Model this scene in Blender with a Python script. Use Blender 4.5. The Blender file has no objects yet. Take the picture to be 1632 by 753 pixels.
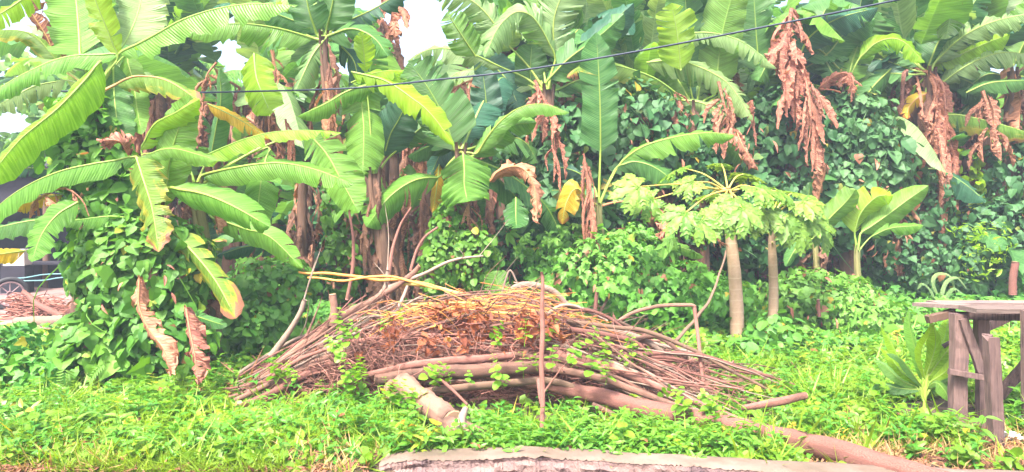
import bpy, math, random
import numpy as np
from mathutils import Vector

# ------------------------------------------------------------------ camera, light, exposure
CAMZ, FPX, PCX, PCY = 1.4, 1180.0, 816.0, 350.0
scene = bpy.context.scene
cam_data = bpy.data.cameras.new('camera')
cam = bpy.data.objects.new('camera', cam_data)
scene.collection.objects.link(cam)
cam.location = (0, 0, CAMZ)
cam.rotation_euler = (math.radians(90), 0, 0)
cam_data.sensor_width = 36
cam_data.lens = 36 * FPX / 1632
cam_data.shift_y = -(376.5 - PCY) / 1632
cam_data.clip_start = 0.05
cam_data.clip_end = 400
scene.camera = cam

SUN_EL, SUN_AZ = 58.0, 205.0     # azimuth clockwise from +Y (north); light comes from behind and left of the viewer
world = bpy.data.worlds.new('World'); scene.world = world; world.use_nodes = True
wn = world.node_tree
bg = wn.nodes['Background']
sky = wn.nodes.new('ShaderNodeTexSky'); sky.sky_type = 'NISHITA'; sky.sun_disc = False
sky.sun_elevation = math.radians(SUN_EL); sky.sun_rotation = math.radians(SUN_AZ)
sky.air_density = 1.0; sky.dust_density = 6.0; sky.ozone_density = 1.0
wn.links.new(sky.outputs[0], bg.inputs[0]); bg.inputs[1].default_value = 0.14
sun_data = bpy.data.lights.new('sun', 'SUN'); sun = bpy.data.objects.new('sun', sun_data)
scene.collection.objects.link(sun)
sun_data.energy = 2.7; sun_data.angle = math.radians(10); sun_data.color = (1.0, 0.95, 0.86)
_e, _a = math.radians(SUN_EL), math.radians(SUN_AZ)
_d = Vector((math.sin(_a) * math.cos(_e), math.cos(_a) * math.cos(_e), math.sin(_e)))
sun.rotation_euler = _d.to_track_quat('Z', 'Y').to_euler()
scene.view_settings.view_transform = 'Standard'
scene.view_settings.look = 'None'
scene.view_settings.exposure = 2.3
scene.view_settings.gamma = 1
scene.render.engine = 'CYCLES'
scene.cycles.max_bounces = 8
scene.cycles.diffuse_bounces = 4
scene.cycles.transmission_bounces = 5
scene.cycles.glossy_bounces = 2
scene.cycles.volume_bounces = 0
scene.cycles.caustics_reflective = False
scene.cycles.use_denoising = True

# ------------------------------------------------------------------ helpers
col = scene.collection
R = np.random.default_rng(7)
SKY_GAPS = [(690, 42, 60, 52), (372, 112, 28, 34), (312, 80, 18, 16), (650, 92, 22, 16), (1592, 105, 30, 18), (20, 195, 35, 25), (60, 30, 14, 14), (20, 75, 14, 10), (545, 105, 22, 16)]

def P(px, py, Y):
    """a point seen at photo pixel (px, py) standing Y metres in front of the viewer"""
    return np.array([(px - PCX) / FPX * Y, Y, CAMZ - (py - PCY) / FPX * Y])

def ground_z(x, y):
    x = np.asarray(x, float); y = np.asarray(y, float)
    z = 0.035 * np.clip(y - 7.0, 0, 30)
    z = z + 0.03 * np.sin(x * 1.3 + 0.6) * np.sin(y * 0.9) + 0.015 * np.sin(x * 3.1 + y * 2.3)
    dip = np.clip((4.12 - y) / 0.12, 0, 1) * np.clip((x + 1.0) / 0.5, 0, 1)
    return z - 0.16 * dip

def tag(o, label=None, cat=None, group=None, kind=None):
    if label: o['label'] = label
    if cat: o['category'] = cat
    if group: o['group'] = group
    if kind: o['kind'] = kind
    return o

def empty(name, loc, label, cat, group=None):
    o = bpy.data.objects.new(name, None); col.objects.link(o)
    o.location = tuple(float(v) for v in loc); o.empty_display_size = 0.1
    return tag(o, label, cat, group)

class Buf:
    """collects polygons (numpy) and links them as one mesh object"""
    def __init__(s):
        s.v = []; s.l = []; s.t = []; s.uv = []; s.tint = []; s.n = 0
    def add(s, v, loops, totals, uv=None, tint=0.5):
        v = np.asarray(v, float).reshape(-1, 3)
        loops = np.asarray(loops, np.int64).ravel(); totals = np.asarray(totals, np.int64).ravel()
        s.v.append(v); s.l.append(loops + s.n); s.t.append(totals)
        if uv is None: uv = np.zeros((len(v), 2))
        s.uv.append(np.asarray(uv, float).reshape(-1, 2))
        s.tint.append(np.broadcast_to(np.asarray(tint, float), (len(v),)).copy())
        s.n += len(v)
    def grid(s, G, UV=None, tint=0.5, close=False):
        """G: (n, m, 3) grid of points"""
        n, m = G.shape[:2]
        idx = np.arange(n * m).reshape(n, m)
        if close: idx = np.concatenate([idx, idx[:, :1]], 1)
        q = np.stack([idx[:-1, :-1], idx[:-1, 1:], idx[1:, 1:], idx[1:, :-1]], -1).reshape(-1, 4)
        s.add(G.reshape(-1, 3), q, np.full(len(q), 4), UV, tint)
    def box(s, c, size, rz=0, rx=0, ry=0, tint=0.5, jit=0):
        c = np.asarray(c, float); h = np.asarray(size, float) / 2
        v = np.array([[x, y, z] for x in (-1, 1) for y in (-1, 1) for z in (-1, 1)], float) * h
        if jit: v += R.uniform(-jit, jit, v.shape)
        cx_, sx_ = math.cos(rx), math.sin(rx); cy_, sy_ = math.cos(ry), math.sin(ry); cz_, sz_ = math.cos(rz), math.sin(rz)
        Rx = np.array([[1, 0, 0], [0, cx_, -sx_], [0, sx_, cx_]]); Ry = np.array([[cy_, 0, sy_], [0, 1, 0], [-sy_, 0, cy_]])
        Rz = np.array([[cz_, -sz_, 0], [sz_, cz_, 0], [0, 0, 1]])
        v = v @ (Rz @ Ry @ Rx).T + c
        f = [0, 1, 3, 2, 4, 6, 7, 5, 0, 4, 5, 1, 2, 3, 7, 6, 0, 2, 6, 4, 1, 5, 7, 3]
        s.add(v, f, [4] * 6, None, tint)
    def tube(s, pts, radii, sides=7, tint=0.5, rough=0, cap=True, smooth=True, samples=None):
        pts = np.asarray(pts, float)
        n = samples or max(4, len(pts) * 3)
        C = curve(pts, n) if (smooth and len(pts) > 2) else np.array([pts[0] + (pts[-1] - pts[0]) * k for k in np.linspace(0, 1, n)])
        rad = np.interp(np.linspace(0, 1, n), np.linspace(0, 1, len(np.atleast_1d(radii))), np.atleast_1d(radii))
        T = np.gradient(C, axis=0); T /= np.linalg.norm(T, axis=1)[:, None] + 1e-9
        ref = np.array([0, 0, 1.0]) if abs(T[:, 2]).mean() < 0.8 else np.array([0, 1.0, 0])
        A = np.cross(T, ref); A /= np.linalg.norm(A, axis=1)[:, None] + 1e-9
        B = np.cross(T, A)
        th = np.arange(sides) / sides * 2 * np.pi
        rr = rad[:, None] * (1 + (R.uniform(-rough, rough, (n, sides)) if rough else 0))
        G = C[:, None] + rr[..., None] * (np.cos(th)[None, :, None] * A[:, None] + np.sin(th)[None, :, None] * B[:, None])
        L = np.concatenate([[0], np.cumsum(np.linalg.norm(np.diff(C, axis=0), axis=1))])
        UV = np.stack([np.repeat(L[:, None], sides, 1), np.repeat((th / (2 * np.pi))[None], n, 0)], -1)
        s.grid(G, UV, tint, close=True)
        if cap:
            base = s.n - n * sides
            s.l.append(np.arange(sides) + base); s.t.append(np.array([sides]))
            s.l.append(np.arange(sides)[::-1] + base + (n - 1) * sides); s.t.append(np.array([sides]))
    def build(s, name, m, parent=None, smooth=False, origin=None):
        v = np.concatenate(s.v); l = np.concatenate(s.l); t = np.concatenate(s.t)
        uv = np.concatenate(s.uv); tint = np.concatenate(s.tint)
        if parent is not None: org = np.array(parent_world(parent))
        elif origin is not None: org = np.asarray(origin, float)
        else: org = np.zeros(3)
        v = v - org
        me = bpy.data.meshes.new(name)
        me.vertices.add(len(v)); me.vertices.foreach_set('co', v.astype(np.float32).ravel())
        me.loops.add(len(l)); me.loops.foreach_set('vertex_index', l.astype(np.int32))
        me.polygons.add(len(t))
        me.polygons.foreach_set('loop_start', np.concatenate([[0], np.cumsum(t)[:-1]]).astype(np.int32))
        me.polygons.foreach_set('loop_total', t.astype(np.int32))
        me.polygons.foreach_set('use_smooth', np.full(len(t), smooth, dtype=bool))
        u = me.uv_layers.new(name='UVMap'); u.data.foreach_set('uv', uv[l].astype(np.float32).ravel())
        a = me.attributes.new('tint', 'FLOAT', 'POINT'); a.data.foreach_set('value', tint.astype(np.float32))
        me.materials.append(m)
        me.update(); me.validate()
        o = bpy.data.objects.new(name, me); col.objects.link(o)
        if parent is not None: o.parent = parent
        elif origin is not None: o.location = tuple(float(q) for q in org)
        return o

def parent_world(p):
    x = np.array(p.location)
    return x + parent_world(p.parent) if p.parent else x

def curve(pts, n):
    """Catmull-Rom through pts, resampled evenly"""
    p = np.asarray(pts, float)
    if len(p) == 2: p = np.array([p[0], (p[0] + p[1]) / 2, p[1]])
    q = np.concatenate([[2 * p[0] - p[1]], p, [2 * p[-1] - p[-2]]])
    out = []
    for i in range(len(p) - 1):
        t = np.linspace(0, 1, 14, endpoint=(i == len(p) - 2))[:, None]
        a, b, c, d = q[i], q[i + 1], q[i + 2], q[i + 3]
        out.append(0.5 * ((2 * b) + (-a + c) * t + (2 * a - 5 * b + 4 * c - d) * t * t + (-a + 3 * b - 3 * c + d) * t ** 3))
    o = np.concatenate(out)
    L = np.concatenate([[0], np.cumsum(np.linalg.norm(np.diff(o, axis=0), axis=1))])
    return np.stack([np.interp(np.linspace(0, L[-1], n), L, o[:, k]) for k in range(3)], 1)

def unit(a):
    a = np.asarray(a, float)
    return a / (np.linalg.norm(a, axis=-1, keepdims=True) + 1e-9)

def snoise(x, rng, k=4):
    """smooth 1-d noise, roughly -1..1"""
    y = 0
    for i in range(k): y = y + math.sin(rng.uniform(0, 6.28)) * 0 + np.sin(x * rng.uniform(3, 9) * (1 + i) + rng.uniform(0, 6.28)) / (1 + i)
    return y / 1.8

# ------------------------------------------------------------------ materials
M = {}
def mat(name):
    m = bpy.data.materials.new(name); m.use_nodes = True
    nt = m.node_tree; nt.nodes.clear()
    out = nt.nodes.new('ShaderNodeOutputMaterial')
    return m, nt, out
def N(nt, typ, **kw):
    n = nt.nodes.new(typ)
    for k, v in kw.items(): setattr(n, k, v)
    return n
def mixc(nt, fac, a, b, blend='MIX'):
    n = N(nt, 'ShaderNodeMix', data_type='RGBA', blend_type=blend)
    for s, v in ((n.inputs['Factor'], fac), (n.inputs['A'], a), (n.inputs['B'], b)):
        if isinstance(v, bpy.types.NodeSocket): nt.links.new(v, s)
        elif isinstance(v, (int, float)): s.default_value = v
        else: s.default_value = (*v, 1)
    return n.outputs['Result']
def ramp(nt, src, p0, p1):
    n = N(nt, 'ShaderNodeMapRange'); nt.links.new(src, n.inputs[0])
    n.inputs[1].default_value = p0; n.inputs[2].default_value = p1
    return n.outputs[0]
def math_(nt, op, a, b=None):
    n = N(nt, 'ShaderNodeMath', operation=op)
    for s, v in ((n.inputs[0], a), (n.inputs[1], b)):
        if v is None: continue
        if isinstance(v, bpy.types.NodeSocket): nt.links.new(v, s)
        else: s.default_value = v
    return n.outputs[0]
def noise(nt, scale, detail=3, vec=None, rough=0.6):
    n = N(nt, 'ShaderNodeTexNoise'); n.inputs['Scale'].default_value = scale; n.inputs['Detail'].default_value = detail
    n.inputs['Roughness'].default_value = rough
    if vec is None:
        t = N(nt, 'ShaderNodeTexCoord'); vec = t.outputs['Object']
    nt.links.new(vec, n.inputs['Vector'])
    return n.outputs['Fac']

def leaf_mat(name, c1, c2, trans=0.4, rough=0.42, veins=False, brown=None, spots=None, tcol=1.5, vf=70):
    m, nt, out = mat(name)
    at = N(nt, 'ShaderNodeAttribute', attribute_name='tint')
    c = mixc(nt, at.outputs['Fac'], c1, c2)
    c = mixc(nt, ramp(nt, at.outputs['Fac'], 1.05, 1.6), c, (0.44, 0.33, 0.06))
    c = mixc(nt, ramp(nt, at.outputs['Fac'], 1.7, 1.95), c, (0.24, 0.12, 0.06))
    oi = N(nt, 'ShaderNodeObjectInfo')
    hs = N(nt, 'ShaderNodeHueSaturation'); nt.links.new(c, hs.inputs['Color'])
    nt.links.new(math_(nt, 'ADD', math_(nt, 'MULTIPLY', noise(nt, 5.0 if veins else 1.3), 0.5), 0.75), hs.inputs['Value'])
    hs.inputs['Saturation'].default_value = 1.08
    nt.links.new(math_(nt, 'ADD', math_(nt, 'MULTIPLY', oi.outputs['Random'], 0.03), 0.477), hs.inputs['Hue'])
    c = hs.outputs['Color']
    bump = None
    if veins:
        tc = N(nt, 'ShaderNodeTexCoord'); sep = N(nt, 'ShaderNodeSeparateXYZ'); nt.links.new(tc.outputs['UV'], sep.inputs[0])
        u, v = sep.outputs[0], sep.outputs[1]
        e = math_(nt, 'MULTIPLY', math_(nt, 'ABSOLUTE', math_(nt, 'SUBTRACT', v, 0.5)), 2)      # 0 at the midrib, 1 at the edge
        su = math_(nt, 'SUBTRACT', u, math_(nt, 'MULTIPLY', e, 0.03))
        cmb = N(nt, 'ShaderNodeCombineXYZ'); nt.links.new(su, cmb.inputs[0])
        nt.links.new(math_(nt, 'MULTIPLY', v, 0.03), cmb.inputs[1])
        vn = noise(nt, vf, 2, cmb.outputs[0], 0.5)
        c = mixc(nt, math_(nt, 'MULTIPLY', ramp(nt, vn, 0.40, 0.62), 0.6), c, [x * 1.5 for x in c2])
        w = math_(nt, 'SINE', math_(nt, 'MULTIPLY', su, vf * 6.0))
        bump = math_(nt, 'ADD', vn, math_(nt, 'MULTIPLY', w, 0.25))
        rib = ramp(nt, e, 0.05, 0.02)
        c = mixc(nt, math_(nt, 'MULTIPLY', rib, 0.5), c, [min(.6, x * 1.5 + .03) for x in c2])
        blot = ramp(nt, noise(nt, 22, 3, tc.outputs['UV']), 0.66, 0.74)
        c = mixc(nt, math_(nt, 'MULTIPLY', blot, 0.55), c, (0.20, 0.13, 0.04))
        big = ramp(nt, noise(nt, 2.6, 3), 0.35, 0.7)
        c = mixc(nt, math_(nt, 'MULTIPLY', big, 0.4), c, [x * .6 for x in c1])
        if brown:
            bcol, th = brown
            nz = noise(nt, 6, 4, tc.outputs['UV'])
            nz2 = noise(nt, 2.2, 3)
            b = math_(nt, 'ADD', math_(nt, 'ADD', math_(nt, 'MULTIPLY', e, 0.35), math_(nt, 'MULTIPLY', math_(nt, 'POWER', u, 4.0), 0.35)),
                      math_(nt, 'ADD', math_(nt, 'MULTIPLY', nz, 0.8), math_(nt, 'MULTIPLY', nz2, 0.6)))
            yel = ramp(nt, b, th - 0.12, th)
            c = mixc(nt, math_(nt, 'MULTIPLY', yel, 0.75), c, (0.42, 0.36, 0.04))
            c = mixc(nt, ramp(nt, b, th + 0.02, th + 0.12), c, bcol)
    elif spots:
        c = mixc(nt, ramp(nt, noise(nt, 9, 4), 0.55, 0.7), c, spots)
    p = N(nt, 'ShaderNodeBsdfPrincipled'); nt.links.new(c, p.inputs['Base Color'])
    p.inputs['Roughness'].default_value = rough; p.inputs['Specular IOR Level'].default_value = 0.45
    if bump is not None:
        bn = N(nt, 'ShaderNodeBump'); bn.inputs['Strength'].default_value = 0.7; bn.inputs['Distance'].default_value = 0.01
        nt.links.new(bump, bn.inputs['Height']); nt.links.new(bn.outputs[0], p.inputs['Normal'])
    tr = N(nt, 'ShaderNodeBsdfTranslucent')
    tc_ = mixc(nt, 1.0, c, (tcol, tcol * 0.92, tcol * 0.35), 'MULTIPLY'); nt.links.new(tc_, tr.inputs['Color'])
    mx = N(nt, 'ShaderNodeMixShader'); mx.inputs[0].default_value = trans
    nt.links.new(p.outputs[0], mx.inputs[1]); nt.links.new(tr.outputs[0], mx.inputs[2]); nt.links.new(mx.outputs[0], out.inputs[0])
    M[name] = m; return m

def solid_mat(name, c1, c2, scale=8, rough=0.85, stretch=None, bump=0.4, dark=None, band=None, dist=0.01, spec=0.3):
    m, nt, out = mat(name)
    tc = N(nt, 'ShaderNodeTexCoord'); vec = tc.outputs['Object']
    if stretch:
        src = tc.outputs['UV'] if stretch[0] == 'uv' else tc.outputs['Object']
        mp = N(nt, 'ShaderNodeMapping'); nt.links.new(src, mp.inputs[0]); mp.inputs['Scale'].default_value = stretch[1]; vec = mp.outputs[0]
    n1 = noise(nt, scale, 5, vec); n2 = noise(nt, scale * 0.23, 3)
    at = N(nt, 'ShaderNodeAttribute', attribute_name='tint')
    f = math_(nt, 'ADD', math_(nt, 'MULTIPLY', n1, 0.8), math_(nt, 'SUBTRACT', at.outputs['Fac'], 0.4))
    c = mixc(nt, ramp(nt, f, 0.2, 0.85), c1, c2)
    if dark: c = mixc(nt, math_(nt, 'MULTIPLY', ramp(nt, n2, 0.5, 0.68), 0.8), c, dark)
    if band:
        sep = N(nt, 'ShaderNodeSeparateXYZ'); nt.links.new(tc.outputs['UV'], sep.inputs[0])
        w = math_(nt, 'FRACT', math_(nt, 'ADD', math_(nt, 'MULTIPLY', sep.outputs[0], band[0]), math_(nt, 'MULTIPLY', n2, 0.6)))
        c = mixc(nt, ramp(nt, w, 0.14, 0.03), c, band[1])
    p = N(nt, 'ShaderNodeBsdfPrincipled'); nt.links.new(c, p.inputs['Base Color'])
    p.inputs['Roughness'].default_value = rough; p.inputs['Specular IOR Level'].default_value = spec
    if bump:
        bn = N(nt, 'ShaderNodeBump'); bn.inputs['Strength'].default_value = bump; bn.inputs['Distance'].default_value = dist
        nt.links.new(n1, bn.inputs['Height']); nt.links.new(bn.outputs[0], p.inputs['Normal'])
    nt.links.new(p.outputs[0], out.inputs[0])
    M[name] = m; return m

DEADC = (0.33, 0.145, 0.085)
leaf_mat('lime', (0.17, 0.34, 0.02), (0.25, 0.42, 0.04), 0.55, veins=True)
leaf_mat('bright', (0.09, 0.23, 0.035), (0.15, 0.31, 0.055), 0.45, veins=True)
leaf_mat('pale', (0.13, 0.24, 0.085), (0.21, 0.32, 0.13), 0.40, veins=True)
leaf_mat('mid', (0.045, 0.15, 0.038), (0.085, 0.21, 0.055), 0.4, veins=True)
leaf_mat('blue', (0.02, 0.08, 0.05), (0.04, 0.12, 0.07), 0.3, veins=True)
leaf_mat('aged', (0.10, 0.21, 0.03), (0.16, 0.27, 0.05), 0.4, veins=True, brown=(DEADC, 1.08))
leaf_mat('yellow', (0.38, 0.30, 0.03), (0.50, 0.36, 0.04), 0.45, veins=True, brown=((0.40, 0.17, 0.04), 1.08))
leaf_mat('dead', (0.18, 0.075, 0.05), (0.50, 0.24, 0.15), 0.25, rough=0.8, veins=True, tcol=1.15, vf=45)
leaf_mat('dead_dark', (0.10, 0.05, 0.035), (0.24, 0.12, 0.08), 0.2, rough=0.85, veins=True, tcol=1.1, vf=45)
leaf_mat('midrib_green', (0.17, 0.27, 0.05), (0.27, 0.38, 0.09), 0.0, rough=0.5)
leaf_mat('midrib_dead', (0.30, 0.13, 0.07), (0.42, 0.2, 0.1), 0.0, rough=0.8)
leaf_mat('midrib_orange', (0.45, 0.22, 0.10), (0.5, 0.3, 0.14), 0.0, rough=0.6)
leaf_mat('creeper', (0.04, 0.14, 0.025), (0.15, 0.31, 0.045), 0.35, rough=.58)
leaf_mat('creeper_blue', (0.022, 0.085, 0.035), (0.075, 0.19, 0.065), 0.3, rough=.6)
leaf_mat('bush', (0.04, 0.16, 0.035), (0.15, 0.34, 0.06), 0.35, rough=.55)
leaf_mat('cover', (0.065, 0.19, 0.025), (0.21, 0.37, 0.05), 0.42)
leaf_mat('herb', (0.05, 0.18, 0.03), (0.15, 0.34, 0.055), 0.42)
leaf_mat('grass', (0.11, 0.22, 0.02), (0.27, 0.38, 0.06), 0.4)
leaf_mat('straw', (0.30, 0.22, 0.09), (0.48, 0.36, 0.17), 0.25, rough=0.8)
leaf_mat('papaya_leaf', (0.06, 0.17, 0.025), (0.21, 0.34, 0.065), 0.4, rough=.5)
leaf_mat('papaya_stalk', (0.40, 0.36, 0.09), (0.50, 0.42, 0.12), 0.1)
leaf_mat('brown_leaf', (0.12, 0.045, 0.02), (0.42, 0.20, 0.085), 0.3, rough=0.75, tcol=1.2)
leaf_mat('litter', (0.12, 0.06, 0.035), (0.30, 0.16, 0.09), 0.15, rough=0.85, tcol=1.1)
solid_mat('soil', (0.04, 0.025, 0.018), (0.11, 0.07, 0.05), 6, 0.95, bump=0.8, dark=(0.05, 0.06, 0.02), dist=0.03)
solid_mat('dirt_yard', (0.13, 0.08, 0.075), (0.25, 0.165, 0.155), 5, 0.95, bump=0.6)
solid_mat('concrete', (0.10, 0.066, 0.05), (0.23, 0.16, 0.13), 7, 0.9, bump=0.9, dark=(0.075, 0.06, 0.04), dist=0.01)
solid_mat('rough_concrete', (0.10, 0.06, 0.055), (0.30, 0.20, 0.18), 14, 0.95, bump=1.0, dark=(0.09, 0.06, 0.07), dist=0.03)
solid_mat('bark', (0.11, 0.055, 0.04), (0.30, 0.16, 0.115), 22, 0.85, stretch=('uv', (6, 3, 1)), bump=0.9, dark=(0.07, 0.04, 0.03))
solid_mat('bark_pink', (0.13, 0.05, 0.04), (0.38, 0.175, 0.135), 18, 0.8, stretch=('uv', (5, 3, 1)), bump=0.8, dark=(0.12, 0.055, 0.04))
solid_mat('bark_grey', (0.16, 0.11, 0.085), (0.34, 0.25, 0.20), 20, 0.85, stretch=('uv', (6, 3, 1)), bump=0.5, dark=(0.18, 0.13, 0.09))
solid_mat('bark_dark', (0.07, 0.04, 0.03), (0.20, 0.12, 0.08), 20, 0.9, stretch=('uv', (5, 3, 1)), bump=0.6)
solid_mat('twig', (0.10, 0.034, 0.026), (0.38, 0.16, 0.12), 8, 0.85, bump=0)
solid_mat('twig_orange', (0.48, 0.16, 0.035), (0.60, 0.30, 0.07), 8, 0.6, bump=0)
solid_mat('twig_yellow', (0.42, 0.30, 0.07), (0.56, 0.42, 0.12), 8, 0.6, bump=0)
solid_mat('cut_wood', (0.26, 0.15, 0.09), (0.38, 0.25, 0.16), 10, 0.8, bump=0.2)
solid_mat('pseudostem', (0.09, 0.10, 0.03), (0.22, 0.20, 0.08), 5, 0.7, stretch=('uv', (1.5, 8, 1)), bump=0.4, dark=(0.13, 0.07, 0.045))
solid_mat('pseudostem_dry', (0.07, 0.04, 0.03), (0.22, 0.12, 0.08), 5, 0.85, stretch=('uv', (1.5, 9, 1)), bump=0.7, dark=(0.035, 0.022, 0.02), dist=0.02)
solid_mat('papaya_bark', (0.36, 0.23, 0.15), (0.50, 0.34, 0.24), 14, 0.8, stretch=('uv', (3, 1, 1)), bump=0.5, band=(8.0, (0.47, 0.33, 0.23)), dark=(0.27, 0.18, 0.11))
solid_mat('old_wood', (0.025, 0.014, 0.016), (0.20, 0.125, 0.11), 9, 0.85, stretch=('obj', (8, 8, 0.6)), bump=1.0, dark=(0.05, 0.035, 0.045))
solid_mat('plank_wood', (0.09, 0.065, 0.055), (0.21, 0.15, 0.135), 9, 0.85, stretch=('obj', (0.6, 9, 9)), bump=0.5, dark=(0.14, 0.09, 0.09))
solid_mat('cable_black', (0.012, 0.018, 0.04), (0.02, 0.03, 0.06), 5, 0.5, bump=0)
solid_mat('rubber', (0.02, 0.02, 0.025), (0.04, 0.04, 0.045), 5, 0.7, bump=0)
solid_mat('rusty_metal', (0.15, 0.07, 0.08), (0.4, 0.3, 0.32), 14, 0.4, bump=0)
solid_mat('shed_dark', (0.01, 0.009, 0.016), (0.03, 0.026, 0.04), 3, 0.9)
solid_mat('shed_roof', (0.025, 0.022, 0.035), (0.06, 0.055, 0.075), 4, 0.7)
solid_mat('hose_blue', (0.08, 0.2, 0.22), (0.14, 0.28, 0.30), 4, 0.5, bump=0)
solid_mat('white_paint', (0.60, 0.56, 0.55), (0.75, 0.72, 0.70), 6, 0.6, bump=0.1)
solid_mat('white_bag', (0.6, 0.58, 0.6), (0.8, 0.8, 0.8), 6, 0.45, bump=0.3)
solid_mat('orange_petal', (0.75, 0.30, 0.02), (0.8, 0.45, 0.03), 6, 0.6, bump=0)

# ------------------------------------------------------------------ leaf templates for scattering (x = across, y = along, z = up)
def tmpl(outline, cup=0.15, bend=0.2):
    """half outline [(x, y)...] from base to tip -> folded leaf of two halves"""
    o = np.array(outline, float)
    spine = [(0, y) for x, y in outline]
    v, loops, tot = [], [], []
    n = len(o)
    for x, y in spine: v.append((0, y, -bend * y * y))
    for sgn in (1, -1):
        for x, y in o: v.append((sgn * x, y, cup * x - bend * y * y))
    for sg in (0, 1):
        b = n * (1 + sg)
        for i in range(n - 1):
            if i == 0: f = [0, b + 1, 1] if True else None
            elif i == n - 2: f = [i, b + i, n - 1]
            else: f = [i, b + i, b + i + 1, i + 1]
            if sg: f = f[::-1]
            loops += f; tot.append(len(f))
    return np.array(v, float), np.array(loops), np.array(tot)
T_HEART = tmpl([(0, 0), (0.36, -0.1), (0.5, 0.2), (0.36, 0.58), (0, 1)], 0.2, 0.25)
T_ROUND = tmpl([(0, 0), (0.36, 0.12), (0.46, 0.45), (0.3, 0.82), (0, 1)], 0.15, 0.2)
T_LANCE = tmpl([(0, 0), (0.12, 0.25), (0.14, 0.5), (0.08, 0.8), (0, 1)], 0.5, 0.35)
T_BLADE = tmpl([(0, 0), (0.022, 0.1), (0.02, 0.5), (0, 1)], 0.3, 0.5)
def _ivy():
    return tmpl([(0, 0), (0.32, -0.08), (0.52, 0.28), (0.24, 0.42), (0.2, 0.7), (0, 1)], 0.15, 0.25)
T_IVY = _ivy()
def merge_t(parts):
    v, l, t, n = [], [], [], 0
    for (a, b, c), Mx, off in parts:
        v.append(a @ np.asarray(Mx, float).T + off); l.append(b + n); t.append(c); n += len(a)
    return np.concatenate(v), np.concatenate(l), np.concatenate(t)
def rotm(yaw, pitch, s=1.0):
    """leaf +y is turned to yaw about z and raised by pitch"""
    cp, sp, cy_, sy_ = math.cos(pitch), math.sin(pitch), math.cos(yaw), math.sin(yaw)
    Rx = np.array([[1, 0, 0], [0, cp, -sp], [0, sp, cp]]); Rz = np.array([[cy_, -sy_, 0], [sy_, cy_, 0], [0, 0, 1]])
    return (Rz @ Rx) * s
# palmate leaf of five leaflets, a whorl of lance leaves on a stem
T_PALM = merge_t([(T_LANCE, rotm(a, -0.1, s) @ np.diag([1.5, 1, 1]), (0, 0, 0)) for a, s in ((0, 1), (0.75, 0.85), (-0.75, 0.85), (1.5, 0.6), (-1.5, 0.6))])
_stem = (np.array([(-.012, 0, 0), (.012, 0, 0), (.006, 0, 1.0), (-.006, 0, 1.0), (0, -.012, 0), (0, .012, 0), (0, .006, 1.0), (0, -.006, 1.0)], float), np.arange(8), np.array([4, 4]))
T_SPRIG = merge_t([(_stem, np.eye(3), (0, 0, 0))] + [(T_LANCE, rotm(i * 2.4, 0.45 - 0.05 * (8 - i), 0.52 - 0.025 * i) @ np.diag([1.35, 1, 1]), (0, 0, 0.25 + 0.09 * i)) for i in range(9)])
T_SPRIG2 = merge_t([(_stem, np.eye(3), (0, 0, 0))] + [(T_ROUND, rotm(i * 2.4, 0.25 - 0.05 * (6 - i), 0.42 - 0.03 * i), (0, 0, 0.3 + 0.11 * i)) for i in range(7)])
T_TUFT = merge_t([(T_BLADE, rotm(i * 1.1 + (i % 3) * .4, 1.35 - 0.13 * i, 1.0 - 0.05 * i) @ np.diag([1.2, 1, 1]), (0, 0, 0)) for i in range(7)])
_fl = [(T_LANCE, rotm(sg * 1.2, 0, 0.32) @ np.diag([1.0, 1, 1]), (0, 0.1 + 0.1 * i, -0.03 * i * i * .3)) for i in range(9) for sg in (1, -1)]
T_FEATHER = merge_t(_fl)

def frames(nrm, tip):
    """columns x (across), y (tip), z (normal)"""
    z = unit(nrm); y = tip - (tip * z).sum(-1, keepdims=True) * z; y = unit(y); x = np.cross(y, z)
    return np.stack([x, y, z], -1)
def stamp(buf, T, pos, fr, size, tint):
    v, l, t = T
    n = len(pos)
    if n == 0: return
    q = R.random(n); tint = np.where(q < .018, R.uniform(1.1, 1.6, n), np.where(q < .026, 1.95, tint))     # a few yellowed and dead leaves
    W = np.einsum('nij,kj->nki', fr, v) * np.asarray(size).reshape(-1, 1, 1) + pos[:, None]
    L = (l[None] + (np.arange(n) * len(v))[:, None])
    buf.add(W, L, np.tile(t, n), None, np.repeat(tint, len(v)))
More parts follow.
